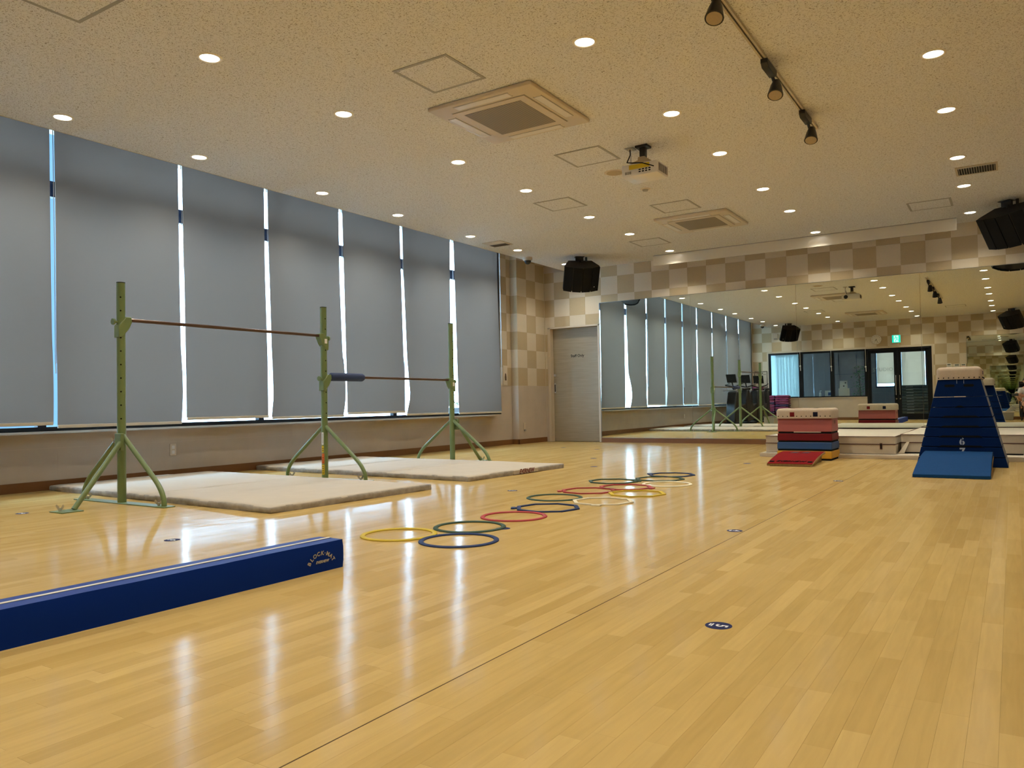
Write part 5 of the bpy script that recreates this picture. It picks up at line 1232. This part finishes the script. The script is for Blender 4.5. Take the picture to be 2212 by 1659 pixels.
# ---- photographer and the things round them, seen only in the mirror
def skin_body(name, pts, edges_, m_, parent, sub_=2):
    me = bpy.data.meshes.new(name); me.from_pydata([p[0] for p in pts], edges_, [])
    o = bpy.data.objects.new(name, me); C.objects.link(o)
    md = o.modifiers.new('skin', 'SKIN'); md.use_smooth_shade = True
    for v, p in zip(me.skin_vertices[0].data, pts): v.radius = (p[1], p[1]); v.use_root = False
    me.skin_vertices[0].data[0].use_root = True
    s2 = o.modifiers.new('sub', 'SUBSURF'); s2.levels = sub_; s2.render_levels = sub_
    bpy.context.view_layer.update()
    me2 = bpy.data.meshes.new_from_object(o.evaluated_get(bpy.context.evaluated_depsgraph_get()))
    bpy.data.objects.remove(o); me2.materials.clear(); me2.materials.append(m_)
    me2.shade_smooth()
    q = bpy.data.objects.new(name, me2); C.objects.link(q); q.parent = parent; return q
pe = thing('person', 'person on a low stool holding up a phone, in grey shirt and black shorts', 'person', (0.33, -0.55, 0))
# joints relative to the empty; +y is towards the mirror
P0 = [((0, 0, 0.42), 0.115), ((0, 0.03, 0.56), 0.115), ((0, 0.08, 0.72), 0.13), ((0, 0.13, 0.84), 0.10), ((0.0, 0.16, 0.92), 0.05), ((0, 0.185, 0.98), 0.055),
      ((0.085, 0.02, 0.41), 0.095), ((0.10, 0.26, 0.46), 0.075), ((0.11, 0.42, 0.48), 0.058), ((0.12, 0.40, 0.28), 0.055), ((0.125, 0.35, 0.085), 0.036), ((0.13, 0.44, 0.035), 0.030),
      ((-0.085, 0.02, 0.41), 0.095), ((-0.06, 0.26, 0.46), 0.075), ((-0.04, 0.42, 0.48), 0.058), ((-0.045, 0.40, 0.28), 0.055), ((-0.05, 0.35, 0.085), 0.036), ((-0.05, 0.44, 0.035), 0.030),
      ((0.13, 0.13, 0.83), 0.06), ((0.17, 0.24, 0.68), 0.045), ((0.10, 0.37, 0.62), 0.036), ((-0.06, 0.455, 0.655), 0.026),
      ((-0.13, 0.13, 0.83), 0.06), ((-0.17, 0.25, 0.66), 0.045), ((-0.165, 0.31, 0.54), 0.042), ((-0.215, 0.44, 0.635), 0.027)]
E0 = [(0,1),(1,2),(2,3),(3,4),(4,5),(0,6),(6,7),(7,8),(8,9),(9,10),(10,11),(0,12),(12,13),(13,14),(14,15),(15,16),(16,17),(3,18),(18,19),(19,20),(20,21),(3,22),(22,23),(23,24),(24,25)]
bodyo = skin_body('body', P0, E0, M['skin'], pe)
P1 = [((0, 0, 0.43), 0.128), ((0, 0.03, 0.56), 0.135), ((0, 0.08, 0.72), 0.148), ((0, 0.13, 0.85), 0.112), ((0.135, 0.13, 0.835), 0.075), ((0.168, 0.22, 0.71), 0.066), ((-0.135, 0.13, 0.835), 0.075), ((-0.168, 0.225, 0.70), 0.066)]
skin_body('shirt', P1, [(0,1),(1,2),(2,3),(3,4),(4,5),(3,6),(6,7)], M['shirt'], pe)
P2 = [((0, 0, 0.41), 0.122), ((0.087, 0.02, 0.41), 0.106), ((0.10, 0.26, 0.462), 0.086), ((-0.087, 0.02, 0.41), 0.106), ((-0.062, 0.26, 0.462), 0.086)]
skin_body('shorts', P2, [(0,1),(1,2),(0,3),(3,4)], M['shorts'], pe)
hd_ = obj('head', MB().ball((0, 0.205, 1.06), 0.075, 0.092, 0.112, 18, 12).ball((0, 0.298, 1.05), 0.013, 0.018, 0.018, 8, 6).ball((0.077, 0.20, 1.05), 0.012, 0.02, 0.03, 8, 6).ball((-0.077, 0.20, 1.05), 0.012, 0.02, 0.03, 8, 6), M['skin'], pe, smooth=80)
obj('hair', MB().ball((0, 0.185, 1.085), 0.084, 0.095, 0.105, 18, 12), M['hair'], hd_, smooth=80)
obj('eyes', MB().ball((0.03, 0.287, 1.07), 0.010, 0.008, 0.006, 8, 6).ball((-0.03, 0.287, 1.07), 0.010, 0.008, 0.006, 8, 6), M['ink'], hd_)
obj('mouth', MB().ball((0, 0.285, 1.005), 0.022, 0.012, 0.006, 8, 6), M['maroon'], hd_)
for s_, x in ((1, 0.13), (-1, -0.05)):
    o = link('shoe', rbox(0.10, 0.27, 0.085, 0.035, 3), M['shoe'], pe); o.location = (x, 0.40, 0); o.data.shade_smooth()
# hands: palm and five fingers closing on the phone
def hand(nm, base, d, side, up):
    b_ = Vector(base); d = Vector(d).normalized(); sd_ = Vector(side).normalized(); up = Vector(up).normalized()
    mb = MB(); mb.tube([b_, b_+d*0.05, b_+d*0.085], 0.03, 10, True, [0.026, 0.036, 0.030])
    for k in range(4):
        o_ = b_+d*0.08+sd_*(-0.03+0.02*k); L_ = (0.055, 0.068, 0.064, 0.05)[k]
        mb.tube([o_, o_+d*L_*0.5+up*0.006, o_+d*L_*0.8-up*0.012, o_+d*L_*0.75-up*0.032], 0.008, 8, True, [0.010, 0.0095, 0.009, 0.007])
    o_ = b_+d*0.03-sd_*0.03; mb.tube([o_, o_-sd_*0.022+d*0.028, o_-sd_*0.018+d*0.058-up*0.014], 0.010, 8, True, [0.013, 0.011, 0.008])
    return obj(nm, mb, M['skin'], pe, smooth=70)
hand('hand', (-0.215, 0.44, 0.635), (-0.35, 0.10, 0.9), (0.2, 1, 0), (-1, 0.2, 0)); hand('hand', (-0.06, 0.455, 0.655), (-0.9, 0.1, 0.35), (0.2, 0.3, 1), (0, 1, 0))
t = thing('phone', 'dark phone held up by the person in the mirror', 'phone', (0.055, -0.045, 0.665))
link('body', rbox(0.15, 0.009, 0.072, 0.004, 2), M['phone'], t)
obj('camera_bump', MB().box(-0.07, -0.035, 0.004, 0.008, 0.035, 0.066), M['black'], t)
t = thing('low_stool', 'low black stool under the person in the mirror', 'stool', (0.33, -0.58, 0))
link('seat', rbox(0.34, 0.32, 0.06, 0.02, 2, 0.245), M['black'], t)
for sx in (-0.13, 0.13):
    for sy in (-0.12, 0.12): obj('leg', MB().cyl((sx*1.1, sy*1.1, 0), (sx, sy, 0.25), 0.015, 8), M['black'], t)
t = thing('equipment_rack', 'black audio equipment rack behind the person in the mirror', 'rack', (0.34, -1.15, 0))
obj('case', MB().box(-0.19, 0.21, -0.3, 0.26, 0.09, 1.06), M['black'], t, bevel=0.006)
obj('lit_top', MB().box(-0.16, 0.19, -0.28, 0.26, 1.06, 1.072), M['trim'], t)  # cream colour stands for lamp light on the black rack top
for k in range(5): obj('device_front', MB().box(-0.17, 0.19, 0.26, 0.268, 0.16+k*0.17, 0.31+k*0.17), M['matte_black'], t)
for sx in (-0.15, 0.17):
    for sy in (-0.25, 0.21): obj('caster', MB().cyl((sx-0.012, sy, 0.045), (sx+0.012, sy, 0.045), 0.045, 14).box(sx-0.015, sx+0.015, sy-0.02, sy+0.02, 0.06, 0.095), M['black'], t)
t = thing('storage_tub', 'grey translucent storage tub on the floor by the rack', 'tub', (-0.13, -1.20, 0))
obj('body', MB().hexa([(-0.15, -0.12, 0), (0.13, -0.12, 0), (0.13, 0.12, 0), (-0.15, 0.12, 0)], [(-0.18, -0.15, 0.21), (0.15, -0.15, 0.21), (0.15, 0.15, 0.21), (-0.18, 0.15, 0.21)]), M['clear_box'], t, bevel=0.012)
obj('lid', MB().box(-0.19, 0.16, -0.16, 0.16, 0.21, 0.228), M['tile_light'], t, bevel=0.005)
t = thing('white_board', 'white card propped slantwise on the storage tub', 'board', (-0.06, -1.08, 0.23))
obj('sheet', MB().hexa([(-0.12, 0.0, 0.0), (0.02, -0.06, 0.0), (0.02, -0.055, 0.0), (-0.12, 0.005, 0.0)], [(0.05, -0.03, 0.17), (0.14, -0.09, 0.10), (0.14, -0.085, 0.10), (0.05, -0.025, 0.17)]), M['paper'], t)
